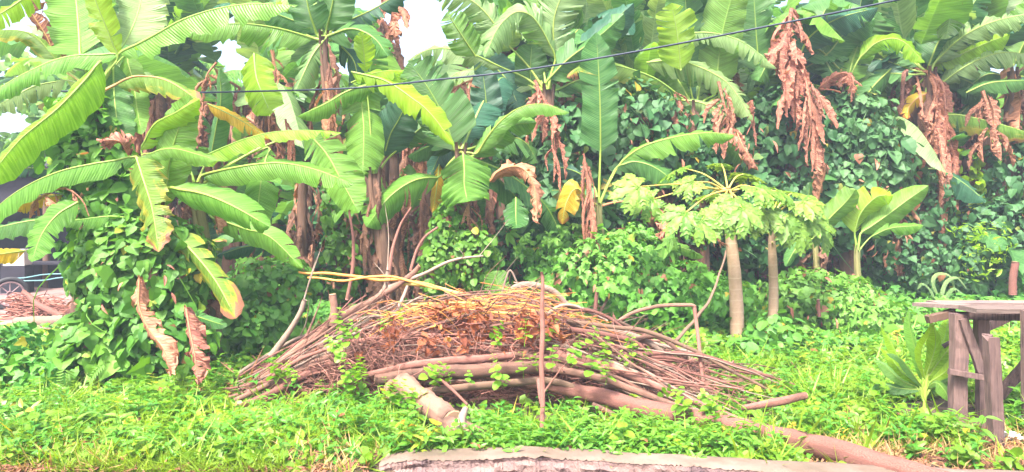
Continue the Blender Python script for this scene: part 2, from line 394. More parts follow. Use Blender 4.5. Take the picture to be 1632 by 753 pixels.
# ------------------------------------------------------------------ banana leaves and plants
UP = np.array([0, 0, 1.0]); CAMD = np.array([0, -1.0, 0.0])
def blade(buf, C, Wd, hint, rng, fold=0.3, droop=0.5, tears=0, ruffle=0.07, sweep=0.35, nt=30, nv=5, crumple=0.0, tint=0.5, tearvar=0.35, gap=0.05, base_w=0.12, tip_pow=2.3):
    """C: (n, 3) midrib; Wd: half width"""
    n = len(C)
    s = np.linspace(0, 1, n)
    T = unit(np.gradient(C, axis=0))
    H = np.broadcast_to(hint, C.shape) if np.ndim(hint) == 1 else np.stack([np.interp(s, [0, 1], [hint[0][k], hint[1][k]]) for k in range(3)], 1)
    Nn = unit(H - (H * T).sum(1)[:, None] * T); S = np.cross(T, Nn)
    f3 = lambda A, t: np.stack([np.interp(t, s, A[:, k]) for k in range(3)], -1)
    ph = rng.uniform(0, 6.28, 6)
    for side in (1, -1):
        cuts = np.sort(rng.uniform(0.06, 0.97, tears)) if tears else np.array([])
        b = np.concatenate([[0], cuts, [1]])
        fr = rng.uniform(5, 9)
        for i in range(len(b) - 1):
            a0, a1 = b[i], b[i + 1]
            if a1 - a0 < 0.004: continue
            k = max(3, int((a1 - a0) * nt) + 2)
            t0 = np.linspace(a0, a1, k)[:, None]; v = np.linspace(0, 1, nv + 1)[None]
            g = gap * rng.uniform(0.2, 1.8) if tears else 0
            m_ = (a0 + a1) / 2
            lo = 1 if i > 0 else 0; hi = 1 if i < len(b) - 2 else 0
            shr = np.clip(g / (a1 - a0 + 1e-6), 0, 0.6)
            t = m_ + (t0 - m_) * (1 - shr * v ** 1.4 * np.where(t0 > m_, hi, lo))
            t = np.clip(t, 0, 1)
            w = (1 + .07 * np.sin(9 * t + ph[2] + side)) * Wd * np.clip(t / base_w, 0, 1) ** 0.55 * np.clip(1 - np.clip((t - 0.5) / 0.5, 0, 1) ** tip_pow, 0, 1) ** 0.7
            if tears: w = w * (1 - 0.1 * rng.random())
            dr = droop + (rng.normal() * tearvar if tears else 0)
            ang = fold + dr * v
            th = fold + dr * v / 2
            os_, on_ = w * v * np.cos(th), -w * v * np.sin(th)
            ru = ruffle * Wd * 2 * v ** 2 * (np.sin(fr * 6.28 * t + ph[0] * side) * 0.6 + np.sin(fr * 2.7 * 6.28 * t + ph[1]) * 0.4) * (w / Wd)
            cr = 0
            Ct, Tt, Nt, St = f3(C, t), f3(T, t), f3(Nn, t), f3(S, t)
            pos = Ct + St * (side * os_)[..., None] + Nt * (on_ + ru)[..., None] + Tt * (sweep * w * v ** 1.3 * np.clip((1 - t) * 6, 0, 1))[..., None]
            if crumple:
                q = np.stack([np.sin(23 * t + 5 * v * side + ph[2]) + np.sin(51 * t + 9 * v + ph[3]), np.sin(31 * t - 6 * v + ph[4]), np.sin(40 * t + 7 * v * side + ph[5]) + np.sin(70 * t - 8 * v)], -1)
                pos = pos + q * (crumple * Wd * v[..., None])
                pos = pos + rng.normal(size=pos.shape) * (0.12 * crumple * Wd * v[..., None])
            UV = np.stack([t, 0.5 + 0.5 * side * np.broadcast_to(v, t.shape)], -1)
            buf.grid(pos, UV, tint)

def leaf_part(root, crown, pts, half_w, hint, kind='bright', seed=0, rib=True, name='leaf', rib_kind=None, **kw):
    rng = np.random.default_rng(seed)
    pts = np.asarray(pts, float)
    L = np.linalg.norm(np.diff(pts, axis=0), axis=1).sum()
    C = curve(pts, 40)
    b = Buf(); blade(b, C, half_w, hint, rng, tint=rng.uniform(0.15, 0.85), **kw)
    o = b.build(name, M[kind], root, smooth=True)
    if rib:
        q = Buf()
        r0 = np.clip(half_w * 0.06, 0.003, 0.011)
        if crown is not None and np.linalg.norm(crown - pts[0]) > 0.03:
            d = pts[0] - crown
            mid_ = crown + d * 0.5 + UP * 0.06 * np.linalg.norm(d)
            line = np.concatenate([[crown, mid_], C[::5]]); rad = [r0 * 1.9, r0 * 1.5] + list(np.linspace(r0 * 1.2, r0 * 0.25, len(C[::5])))
        else:
            line = C[::5]; rad = np.linspace(r0 * 1.2, r0 * 0.25, len(line))
        q.tube(line, rad, 6, tint=rng.uniform(0.3, 0.8), samples=36)
        rk = rib_kind or ('midrib_dead' if kind.startswith('dead') else 'midrib_green')
        q.build('midrib', M[rk], o, smooth=True)
    return o

def dead_bunch(root, line, half_w, seed, n=14, kind='dead', name='dead_leaf'):
    """a collapsed, dried leaf: crumpled strips hanging off a bent rib"""
    rng = np.random.default_rng(seed)
    C = curve(line, 40); b = Buf()
    Lt = np.linalg.norm(np.diff(C, axis=0), axis=1).sum()
    b.tube(line, [half_w * 0.16, half_w * 0.1, half_w * 0.05], 5, tint=0.6)
    for i in range(n):
        t0 = rng.uniform(0, 0.82); k = int(t0 * 39)
        ln = rng.uniform(0.28, 0.6) * Lt
        p0 = C[k] + rng.normal(size=3) * half_w * 0.15
        out = np.array([rng.normal(), rng.normal() * 0.6, 0]) * half_w * 0.9
        p1 = p0 + out * 0.7 + np.array([0, 0, -ln * 0.45]); p2 = p0 + out * rng.uniform(0.5, 1.2) + np.array([0, 0, -ln])
        Ck = curve([p0, p1, p2], 14)
        a = rng.uniform(0, 6.28)
        blade(b, Ck, half_w * rng.uniform(0.2, 0.5), np.array([math.cos(a), math.sin(a) - 0.7, 0.2]), rng, fold=rng.uniform(0.1, 0.9), droop=rng.uniform(0.2, 1.2), tears=0, ruffle=0.25, nt=14, nv=3, crumple=0.16, tint=rng.random(), sweep=0.1, base_w=0.3)
    return b.build(name, M[kind], root, smooth=False)

def skirt(root, base, top, r, seed, n=10, kind='dead_dark'):
    """dried sheaths and leaf bases clinging to the stem"""
    rng = np.random.default_rng(seed); b = Buf()
    for i in range(n):
        f = rng.uniform(0.35, 1.0); p = base + (top - base) * f
        a = rng.uniform(0, 6.28); d = np.array([math.cos(a), math.sin(a), 0])
        ln = rng.uniform(0.3, 0.9) * min(1.0, np.linalg.norm(top - base) * 0.6)
        C = curve([p + d * r, p + d * (r + rng.uniform(0.05, 0.16)) - UP * ln * 0.4, p + d * (r + rng.uniform(0.0, 0.14)) - UP * ln], 12)
        blade(b, C, rng.uniform(0.03, 0.075), d, rng, fold=0.2, droop=rng.uniform(0.2, 1.0), ruffle=0.2, nt=10, nv=3, crumple=0.25, tint=rng.random(), base_w=0.3)
    return b.build('dead_sheath', M[kind], root, smooth=False)

LEAFNO = [0]
def traced_plant(label, Y, base, crown, leaves, stem_r=0.075, stem='pseudostem', dead=(), group='banana plants', skirts=8, name='banana_plant', cat='banana plant'):
    """leaves: (photo points with optional depth offset, width px, facing 0 up .. 1 viewer, kind, options)"""
    bx_, by_ = base
    gz = CAMZ - (by_ - PCY) / FPX * Y
    bw = P(bx_, by_, Y); g = float(ground_z(bw[0], Y)); bw[2] = g
    cw = P(crown[0], crown[1], Y)
    root = empty(name, bw, label, cat, group)
    b = Buf()
    mid_ = (bw + cw) / 2 + np.array([0.03, 0, 0])
    b.tube([bw - UP * 0.08, mid_, cw + UP * 0.05], [stem_r * 1.25, stem_r, stem_r * 0.55], 12, rough=0.05, samples=24)
    for k in range(3):      # overlapping leaf sheaths opening near the top
        a = k * 2.1; d = np.array([math.cos(a), math.sin(a), 0])
        b.tube([mid_ + d * stem_r * 0.5, cw - UP * 0.15 + d * stem_r * 0.6, cw + UP * 0.12 + d * stem_r * 0.9], [stem_r * 0.6, stem_r * 0.5, stem_r * 0.22], 8, tint=0.4 + 0.2 * k)
    b.build('pseudostem', M[stem], root, smooth=True)
    if skirts: skirt(root, bw, cw, stem_r, LEAFNO[0] * 7 + 5, skirts)
    for L in leaves:
        LEAFNO[0] += 1
        pts, w, f, kind = L[:4]; opt = dict(L[4]) if len(L) > 4 else {}
        dy = opt.pop('dy', 0.0); dtip = opt.pop('dt', -0.25)
        n = len(pts)
        wp = []
        for i, q in enumerate(pts):
            d = q[2] if len(q) > 2 else dy + dtip * i / (n - 1)
            wp.append(P(q[0], q[1], Y + d))
        hint = f * CAMD + (1 - f) * UP + np.array([opt.pop('hx', 0.0), 0, 0]) + 0.12 * UP
        half = w / FPX * Y / 2 * (1.0 if f > 0.9 else 1.12)
        kw = dict(fold=0.12 if f > 0.9 else 0.45, droop=0.3 if f > 0.9 else 0.65)
        if kind.startswith('dead'): kw.update(fold=0.7, droop=0.9, ruffle=0.16, crumple=0.14, tears=5)
        rt = random.Random(LEAFNO[0]); kw['tears'] = rt.choice([0, 1, 2, 3, 5, 8]) if Y > 7.5 else rt.choice([0, 1, 2, 3, 4]); kw['ruffle'] = rt.uniform(.06, .16)
        if kind.startswith('dead'): kw.update(fold=0.7, droop=0.9, ruffle=0.16, crumple=0.14, tears=5)
        if kind == 'pale': kw.update(tears=9)
        if kind == 'yellow': kw.update(tears=3)
        kw.update(opt)
        leaf_part(root, cw if not kw.pop('nopet', False) else None, wp, half, hint, kind, seed=LEAFNO[0], **kw)
    if Y > 7.6 and crown[1] < 260:           # further leaves of the crown, seen between the nearer ones
        rr = np.random.default_rng(int(Y * 100) + crown[0])
        for i in range(7):
            a = rr.uniform(-2.6, 2.6) if i > 3 else (i - 1.5) * .75; Ln = rr.uniform(1.3, 2.1)
            d = np.array([math.sin(a), rr.uniform(.25, .9), math.cos(a) * .9 + .1]); d = unit(d)
            pts = [cw + d * .2, cw + d * Ln * .4, cw + d * Ln * .75 - UP * .12 * Ln, cw + d * Ln * .95 - UP * .38 * Ln]
            if any(((PCX + q[0] / q[1] * FPX - gx) / ga) ** 2 + ((PCY - (q[2] - CAMZ) / q[1] * FPX - gy) / gb) ** 2 < 1.5 for q in pts for gx, gy, ga, gb in SKY_GAPS): continue
            LEAFNO[0] += 1
            leaf_part(root, cw, pts, rr.uniform(.2, .3), CAMD * .7 + UP * .7, str(rr.choice(['mid', 'mid', 'blue', 'bright', 'pale'])), seed=LEAFNO[0], rib=True, fold=.25, droop=.5, tears=int(rr.integers(1, 10)), ruffle=.12)
    for d in dead:
        LEAFNO[0] += 1
        pts, w, nn = d[:3]
        dy = d[3] if len(d) > 3 else -0.1
        dead_bunch(root, [P(x, y, Y + dy) for x, y in pts], w / FPX * Y / 2, LEAFNO[0], nn)
    return root

# ------------------------------------------------------------------ creepers: leaves clothing a lumpy body
def leafy_mass(name, label, cat, blobs, size, kind, T=T_HEART, cover=2.2, kindtag=None, group=None, tint=(0, 1), parts=None, tipdown=1.0, ground=True, stems=0, seed=0, jitter=0.55, floor_only=False):
    """blobs: (px, py, Y, rx px, ry px, depth radius m)"""
    rng = np.random.default_rng(seed + 100)
    b = Buf()
    ctr = None
    for (px, py, Y, rx, ry, rd) in blobs:
        c = P(px, py, Y); r = np.array([rx / FPX * Y, rd, ry / FPX * Y])
        if ctr is None: ctr = c.copy()
        area = 4 * math.pi * (((r[0] * r[1]) ** 1.6 + (r[0] * r[2]) ** 1.6 + (r[1] * r[2]) ** 1.6) / 3) ** (1 / 1.6)
        n = int(area * cover / (size * size * 0.55))
        d = unit(rng.normal(size=(n, 3)))
        d = d[(d[:, 1] < 0.55)]; n = len(d)
        lump = 1 + 0.16 * np.sin(d[:, 0] * 7 + px) * np.sin(d[:, 2] * 8 + py) + 0.09 * np.sin(d[:, 0] * 19 + d[:, 2] * 13 + Y)
        lay = rng.choice([1.0, 0.93, 0.84, 0.68], n, p=[.42, .28, .2, .1]) + rng.normal(size=n) * 0.045
        p = c + d * r * (lump * lay)[:, None]
        keep = p[:, 2] > ground_z(p[:, 0], p[:, 1]) + 0.0
        p, d, lay = p[keep], d[keep], lay[keep]; n = len(p)
        nr = unit(d / r) + rng.normal(size=(n, 3)) * jitter + UP * 0.35
        tip = -UP * tipdown + rng.normal(size=(n, 3)) * 0.6 + np.array([0, -0.35, 0])
        sz = size * (0.4 + 1.0 * rng.random(n) ** 1.5) * np.where(rng.random(n) < .08, 1.5, 1)
        patch = 0.5 + 0.5 * np.sin(p[:, 0] * 3.1 + px) * np.sin(p[:, 2] * 4.3 + py)
        tt = np.clip(tint[0] + (tint[1] - tint[0]) * (0.45 * patch + 0.55 * rng.random(n)), 0, 1)
        stamp(b, T, p, frames(nr, tip), sz, tt)
        for _ in range(stems):
            a = c + unit(rng.normal(size=3)) * r * 0.95; e = a + np.array([rng.normal() * 0.2, -0.05, -rng.uniform(0.2, 0.6)])
            m_ = (a + e) / 2 + np.array([rng.normal() * 0.06, -0.08, 0])
            b.tube([a, m_, e], [0.006, 0.004], 4, tint=0.9, samples=7)
    base = ctr.copy(); base[2] = float(ground_z(ctr[0], ctr[1]))
    o = b.build(name, M[kind], None, origin=base)
    return tag(o, label, cat, group, kindtag)

def branch(pts, radii, m='bark', name='branch', label=None, cat='branch', group=None, sides=9, twigs=0, cut=False, rough=0.06, seed=0):
    rng = np.random.default_rng(seed + 900)
    pts = [np.asarray(p, float) for p in pts]
    C = curve(pts, 26)
    L = np.linalg.norm(np.diff(C, axis=0), axis=1).sum()
    wob = np.stack([snoise(np.linspace(0, L * 0.8, 26), rng) for _ in range(3)], 1) * min(0.012, L * 0.008)
    wob[0] = wob[-1] = 0
    b = Buf(); b.tube(list(C + wob), radii, sides, tint=rng.uniform(0.3, 0.75), rough=rough, samples=34)
    for _ in range(twigs):
        k = rng.integers(5, 25); r0 = np.interp(k / 25, np.linspace(0, 1, len(radii)), radii)
        dd = unit(rng.normal(size=3) + np.array([0, 0, 0.5])) + unit(C[min(k + 1, 25)] - C[k])
        l = rng.uniform(0.12, 0.35)
        b.tube([C[k], C[k] + dd * l * 0.5 + rng.normal(size=3) * 0.02, C[k] + dd * l + rng.normal(size=3) * 0.04], [max(0.002, r0 * 0.45), 0.0015], 5, tint=rng.random())
    o = b.build(name, M[m], None, smooth=True, origin=pts[0])
    tag(o, label, cat, group)
    if cut:
        for end, sgn in ((0, -1), (-1, 1)):
            if cut == 'end' and end == 0: continue
            r = radii[end]
            T = unit(C[end] - C[1 if end == 0 else -2])
            q = Buf(); q.tube([C[end] + T * 0.001, C[end] + T * 0.006], [r * 0.97, r * 0.86], 12, samples=3, smooth=False)
            q.build('cut_end', M['cut_wood'], o)
    return o
# ------------------------------------------------------------------ ground, dirt yard, kerb
def build_ground():
    xs = np.concatenate([np.linspace(-60, -9, 18), np.linspace(-8.8, 8.8, 120), np.linspace(9, 60, 18)])
    ys = np.concatenate([np.linspace(-12, 3.4, 16), np.linspace(3.5, 14, 110), np.linspace(14.5, 90, 30)])
    X, Y = np.meshgrid(xs, ys, indexing='ij')
    Z = ground_z(X, Y) + 0.012 * np.sin(X * 9) * np.sin(Y * 11)
    b = Buf(); b.grid(np.stack([X, Y, Z], -1)); tag(b.build('ground', M['soil'], smooth=True), kind='structure')
    xs = np.linspace(-9.6, -5.2, 50); ys = np.linspace(7.9, 16, 60)
    X, Y = np.meshgrid(xs, ys, indexing='ij')
    e = np.minimum(np.minimum(X + 9.6, -5.2 - X), np.minimum(Y - 7.9, 16 - Y))
    Z = ground_z(X, Y) + 0.012 * np.sin(X * 9) * np.sin(Y * 11) - 0.03 + np.clip(e, 0, 0.5) * 0.16 + 0.015 * np.sin(X * 5) * np.sin(Y * 6)
    b = Buf(); b.grid(np.stack([X, Y, Z], -1)); tag(b.build('dirt_path', M['dirt_yard'], smooth=True), kind='structure')
build_ground()

def kerb_line(x): return 4.28 - 0.17 * np.maximum(0, np.asarray(x) - 0.2)      # far edge of the kerb's top
def build_kerb():
    n = 420
    xs = np.linspace(-0.74, 3.6, n)
    rr = np.random.default_rng(4)
    nz = lambda f, p: np.sin(xs * f + p) + 0.6 * np.sin(xs * f * 2.3 + p * 2) + 0.4 * np.sin(xs * f * 5.1 + p)
    back = np.array([kerb_line(x) for x in xs]) + 0.008 * nz(5, 1)
    w = 0.17 + 0.006 * nz(4, 2) + np.convolve(rr.normal(size=n), np.ones(3) / 3, 'same') * .008 + np.clip(xs - 1.2, 0, 2) * 0.08
    front = back - w
    top = 0.085 + 0.004 * nz(3, 0.5) - 0.05 * np.clip((-0.5 - xs) / 0.25, 0, 1) ** 2
    rows = []
    rows.append(np.stack([xs, back, np.full(n, -0.1)], 1))
    rows.append(np.stack([xs, back, top - 0.012], 1))
    rows.append(np.stack([xs, back - 0.012, top], 1))
    for k in (0.2, 0.4, 0.6, 0.8): rows.append(np.stack([xs, back - w * k, top + rr.normal(size=n) * 0.0015], 1))
    rows.append(np.stack([xs, front + 0.012, top - 0.002 + rr.normal(size=n) * 0.002], 1))
    rows.append(np.stack([xs, front - 0.002, top - 0.014 + rr.normal(size=n) * 0.003], 1))
    G = np.stack(rows, 1)
    b = Buf(); b.grid(G); tag(b.build('kerb', M['concrete'], smooth=True), kind='structure')
    rows = []
    for k in range(12):
        f = k / 11
        rows.append(np.stack([xs, front + 0.002 + np.convolve(rr.normal(size=n), np.ones(5) / 5, "same") * 0.010 * (k > 0) + 0.008 * np.sin(xs * 3.1 + k * 1.7) * (k > 0) - 0.12 * f * f, top - 0.016 - 0.24 * f + rr.normal(size=n) * 0.003 * (k > 0)], 1))
    G = np.stack(rows, 1)
    b = Buf(); b.grid(G); tag(b.build('kerb_face', M['rough_concrete']), kind='structure')
build_kerb()

# ------------------------------------------------------------------ traced banana plants
traced_plant('tall banana plant at the left edge with a long lime leaf sweeping down', 6.9, (122, 600), (150, 158), [
    ([(190, 88), (110, 90), (50, 112), (0, 140), (-60, 180)], 44, .5, 'bright', dict(hx=-.2)),
    ([(160, 98), (138, 125), (90, 175), (30, 225), (-30, 300)], 62, .8, 'lime', dict(dy=-.55, dt=-.3, hx=.1)),
    ([(128, 88), (125, 40), (120, -20), (118, -90)], 120, 1, 'bright', dict(dt=.5, base_w=.05, droop=.1)),
    ([(188, 92), (172, 50), (152, 0), (135, -60)], 50, 1, 'lime', dict(base_w=.3)),
    ([(190, 86), (240, 60), (300, 28), (380, 8), (475, 8)], 60, .6, 'bright', dict(dt=-.5, ruffle=.12)),
    ([(185, 135), (215, 122), (265, 128), (320, 162)], 46, .7, 'aged', dict(rib_kind='midrib_orange', dt=-.4, tears=1)),
    ([(180, 100), (182, 150), (186, 190), (191, 232)], 60, 1, 'mid', dict(dy=.15, base_w=.3, hx=.2)),
    ([(200, 88), (212, 130), (218, 170), (226, 215)], 44, 1, 'bright', dict(dy=.25)),
    ([(198, 70), (213, 40), (225, 0), (232, -60)], 90, 1, 'pale', dict(dy=.4, tears=0, dt=.4)),
    ([(60, -20), (20, 10), (-30, 40)], 44, .8, 'lime', dict(nopet=True)),
    ([(95, 110), (75, 60), (50, 20), (30, -30)], 44, .9, 'dead', dict(dy=.4, rib_kind='midrib_orange')),
    ([(100, 110), (60, 62), (20, 48), (-50, 58)], 40, .6, 'aged', dict(dy=.35)),
    ([(105, 128), (60, 136), (30, 150), (-10, 172)], 48, .7, 'pale', dict(dy=.45)),
    ([(92, 205), (68, 225), (40, 240), (10, 262)], 56, .9, 'mid', dict(dy=.5, nopet=True, tears=5)),
    ([(112, 410), (120, 440), (138, 462), (148, 505)], 44, .9, 'dead', dict(dy=-.55, nopet=True)),
    ([(88, 272), (50, 268), (0, 275), (-40, 290)], 30, .6, 'blue', dict(dy=.6, nopet=True)),
], stem='pseudostem_dry', stem_r=.085, dead=[([(60, 318), (100, 300), (130, 318), (142, 345)], 30, 7, -.7)])

traced_plant('low banana plant at left with one yellow-edged leaf hanging straight down', 6.3, (255, 615), (248, 345), [
    ([(222, 252), (170, 258), (100, 272), (40, 298), (-10, 335), (-60, 390)], 48, .6, 'bright', dict(dt=-.3)),
    ([(225, 250), (270, 237), (320, 248), (345, 256)], 32, .7, 'bright', dict()),
    ([(262, 330), (270, 260), (283, 210), (303, 152)], 70, 1, 'bright', dict(dy=.2, base_w=.25)),
    ([(225, 240), (245, 200), (280, 180), (318, 158)], 46, .8, 'lime', dict(dy=.1)),
    ([(268, 300), (320, 308), (370, 328), (430, 362)], 66, .8, 'bright', dict(dt=-.5, ruffle=.12)),
    ([(217, 250), (228, 285), (243, 335), (253, 402)], 62, 1, 'aged', dict(dt=-.3, hx=-.2, droop=.5)),
    ([(228, 352), (180, 345), (130, 350), (92, 356)], 32, .6, 'bright', dict()),
    ([(125, 322), (92, 342), (66, 375), (50, 418)], 46, .95, 'bright', dict(dy=-.3, nopet=True, tears=1)),
    ([(110, 348), (50, 352), (0, 362), (-50, 372)], 40, .6, 'mid', dict(dy=-.1, nopet=True)),
    ([(100, 310), (60, 318), (20, 332)], 30, .8, 'yellow', dict(dy=.2, nopet=True)),
    ([(40, 400), (10, 404), (-40, 412)], 30, .9, 'yellow', dict(dy=-.3, nopet=True)),
    ([(272, 366), (310, 405), (345, 450), (376, 508)], 46, .9, 'aged', dict(dt=-.5, tip_pow=5)),
    ([(205, 248), (190, 226), (160, 224)], 34, .9, 'dead', dict(nopet=True)),
    ([(222, 442), (222, 490), (240, 530), (260, 555), (272, 598)], 42, .9, 'dead', dict(dy=-.7, nopet=True)),
    ([(296, 490), (303, 530), (310, 565), (316, 612)], 42, .9, 'dead', dict(dy=-.75, nopet=True)),
    ([(300, 500), (330, 510), (362, 520)], 20, .8, 'mid', dict(nopet=True, dy=-.1)),
], stem='pseudostem_dry', stem_r=.07, skirts=10)

traced_plant('banana plant left of the brush heap with long leaves reaching right', 6.8, (345, 600), (312, 300), [
    ([(300, 262), (350, 238), (410, 216), (470, 208), (545, 212)], 36, .6, 'lime', dict(dt=-.5)),
    ([(322, 280), (370, 268), (440, 260), (500, 270), (566, 294)], 50, .6, 'bright', dict(dt=-.6)),
    ([(335, 345), (390, 365), (430, 378), (482, 428)], 42, .8, 'bright', dict(dt=-.6)),
    ([(428, 235), (420, 270), (413, 310), (408, 372)], 64, 1, 'bright', dict(dy=.25, base_w=.2)),
    ([(488, 210), (520, 245), (545, 290), (572, 340)], 72, .95, 'bright', dict(dy=.3, tears=5)),
    ([(322, 300), (340, 330), (350, 372)], 30, .8, 'dead', dict(dy=-.1)),
    ([(330, 165), (380, 190), (430, 222)], 30, .7, 'yellow', dict(nopet=True, dy=.5)),
    ([(445, 398), (400, 392), (345, 408)], 34, .7, 'blue', dict(dy=.3, nopet=True)),
    ([(335, 255), (345, 200), (352, 160), (350, 110)], 40, .9, 'mid', dict(dy=.8)),
], stem_r=.07, skirts=12, dead=[([(455, 190), (460, 240), (455, 280)], 26, 8, .4)])

traced_plant('tall banana plant behind with its crown at the top, ribbed leaves spreading from one point', 8.2, (548, 500), (515, 66), [
    ([(500, 62), (440, 45), (370, 38), (284, 50)], 54, .6, 'bright', dict(dt=-.8, ruffle=.13)),
    ([(505, 55), (492, 15), (480, -50)], 60, 1, 'mid', dict()),
    ([(520, 50), (530, 5), (538, -50)], 66, 1, 'mid', dict(dy=.1)),
    ([(522, 58), (560, 46), (595, 60), (618, 90)], 52, .8, 'mid', dict(tears=7)),
    ([(520, 60), (500, 85), (485, 115), (470, 148)], 52, .9, 'pale', dict(tears=7)),
    ([(505, 50), (460, 30), (415, 14)], 46, .8, 'mid', dict(dy=.2)),
    ([(540, 40), (600, 12), (650, -20)], 40, .7, 'blue', dict(dy=.2)),
    ([(405, 84), (408, 120), (418, 150), (432, 182)], 52, 1, 'lime', dict(dy=-.9, nopet=True, tip_pow=4)),
    ([(540, 70), (565, 100), (570, 150)], 50, .9, 'blue', dict(dy=.4)),
    ([(430, 185), (410, 150), (400, 100)], 44, .9, 'mid', dict(dy=.7, nopet=True)),
], stem_r=.06, stem='pseudostem_dry', dead=[([(520, 130), (528, 190), (530, 260)], 36, 12, -.2), ([(345, 100), (330, 120), (322, 150)], 26, 8, .5), ([(432, 80), (440, 110), (442, 130)], 24, 8, .4)], skirts=12)

traced_plant('young banana plant with one upright lime leaf above crossed bright leaves', 7.9, (618, 500), (596, 285), [
    ([(582, 115), (580, 85), (576, 50)], 40, 1, 'lime', dict(tip_pow=1.4, base_w=.4)),
    ([(560, 132), (600, 116), (644, 112)], 32, .7, 'lime', dict(dy=.1, nopet=True)),
    ([(578, 128), (577, 170), (580, 210), (578, 280)], 66, 1, 'bright', dict(dy=.15, base_w=.06, tip_pow=4)),
    ([(560, 115), (612, 128), (650, 152), (685, 180), (724, 232)], 46, .7, 'lime', dict(dt=-.4, ruffle=.16, nopet=True)),
    ([(600, 132), (555, 145), (520, 165), (474, 186)], 40, .7, 'bright', dict(dt=-.3, nopet=True)),
    ([(612, 250), (622, 215), (636, 190), (650, 160)], 70, .95, 'blue', dict(dy=.5)),
    ([(596, 290), (585, 265), (560, 250), (535, 285)], 44, .9, 'mid', dict(dy=.3)),
    ([(640, 235), (670, 205), (700, 190)], 50, .9, 'mid', dict(dy=.6)),
], stem='pseudostem_dry', skirts=14)

traced_plant('banana plant in the middle with a small torn leaf hanging under its crown', 8.2, (745, 505), (733, 245), [
    ([(725, 240), (708, 190), (685, 145), (652, 98)], 92, 1, 'mid', dict(tip_pow=3, base_w=.08)),
    ([(760, 245), (785, 208), (820, 176), (862, 166), (908, 180)], 34, .6, 'bright', dict(dt=-.5)),
    ([(752, 250), (785, 218), (815, 200), (855, 196)], 52, .9, 'bright', dict(dy=.1)),
    ([(738, 245), (740, 270), (740, 295), (745, 322)], 82, 1, 'bright', dict(dy=-.25, tears=3, base_w=.06, tip_pow=4)),
    ([(700, 282), (660, 288), (620, 315), (584, 362)], 66, .9, 'bright', dict(dt=-.5, tears=4)),
    ([(778, 290), (800, 270), (832, 268), (852, 300), (856, 355)], 40, .8, 'dead', dict(dt=-.4)),
    ([(822, 315), (822, 340), (823, 364)], 42, 1, 'mid', dict(nopet=True, base_w=.3, tip_pow=4)),
    ([(770, 240), (775, 170), (768, 105)], 60, 1, 'blue', dict(dy=.5)),
    ([(700, 262), (696, 300), (690, 340)], 30, .9, 'yellow', dict(dy=.3, nopet=True)),
    ([(720, 240), (690, 232), (650, 250)], 40, .8, 'mid', dict(dy=.4)),
], stem_r=.08, stem='pseudostem_dry', skirts=16, dead=[([(745, 318), (750, 360), (762, 400)], 26, 9, -.2), ([(665, 235), (672, 262), (680, 300)], 26, 9, .3)])

traced_plant('tall banana plant right of centre with a pale frayed leaf arching to the left', 9.4, (880, 490), (872, 150), [
    ([(885, 92), (862, 45), (832, 18), (797, 40), (772, 92)], 66, .8, 'pale', dict(dt=-.6)),
    ([(885, 95), (882, 40), (893, 0), (920, -50)], 80, 1, 'pale', dict(dy=.1)),
    ([(870, 132), (905, 95), (955, 58), (995, 22)], 62, .9, 'mid', dict(tears=6)),
    ([(850, 170), (845, 120), (848, 65)], 54, 1, 'mid', dict(dy=.2)),
    ([(860, 80), (858, 30), (853, -40)], 60, 1, 'bright', dict(dy=.3)),
    ([(810, 72), (775, 22), (740, -5), (690, -20)], 66, .8, 'pale', dict(tears=14)),
    ([(758, 90), (738, 60), (712, 20)], 52, 1, 'bright', dict(dy=-.2, nopet=True)),
    ([(800, 108), (745, 84), (690, 78), (648, 98)], 44, .7, 'pale', dict(tears=8)),
    ([(755, 92), (800, 118), (828, 172)], 84, 1, 'blue', dict(dy=.3, nopet=True)),
    ([(900, 120), (950, 60), (1010, 5)], 70, .9, 'blue', dict(dy=.5)),
    ([(880, 160), (860, 210), (850, 240)], 50, .9, 'mid', dict(dy=.4)),
], stem_r=.1, stem='pseudostem_dry', dead=[([(852, 128), (866, 160), (880, 200), (887, 262)], 32, 12, -.5), ([(630, -25), (626, 15), (620, 58)], 46, 16, .2), ([(765, 128), (740, 132), (715, 148)], 30, 10, .2)])

traced_plant('banana sucker with one broad upright leaf on a long bare stalk', 9.0, (962, 480), (954, 330), [
    ([(957, 243), (957, 200), (955, 130), (950, 52)], 64, 1, 'mid', dict(base_w=.05, droop=.15)),
    ([(988, 262), (1020, 236), (1075, 219), (1130, 212), (1174, 216)], 50, .65, 'bright', dict(dt=-.4)),
    ([(982, 268), (1010, 258), (1045, 268), (1080, 295)], 46, .8, 'mid', dict()),
    ([(948, 300), (920, 275), (872, 262)], 40, .8, 'blue', dict(dy=.2)),
    ([(935, 320), (918, 300), (902, 325), (896, 358)], 36, .8, 'yellow', dict(dy=-.2)),
    ([(1008, 322), (1040, 328), (1062, 350), (1056, 380)], 46, .8, 'dead', dict(dy=.1)),
    ([(1035, 400), (1080, 394), (1122, 410)], 24, .7, 'bright', dict(nopet=True, dy=-.1)),
    ([(1175, 212), (1185, 235), (1206, 268)], 30, .9, 'dead', dict(nopet=True, dy=-.4)),
], stem_r=.05, dead=[([(930, 245), (940, 300), (948, 350), (952, 396)], 20, 22, -.3)], skirts=6)

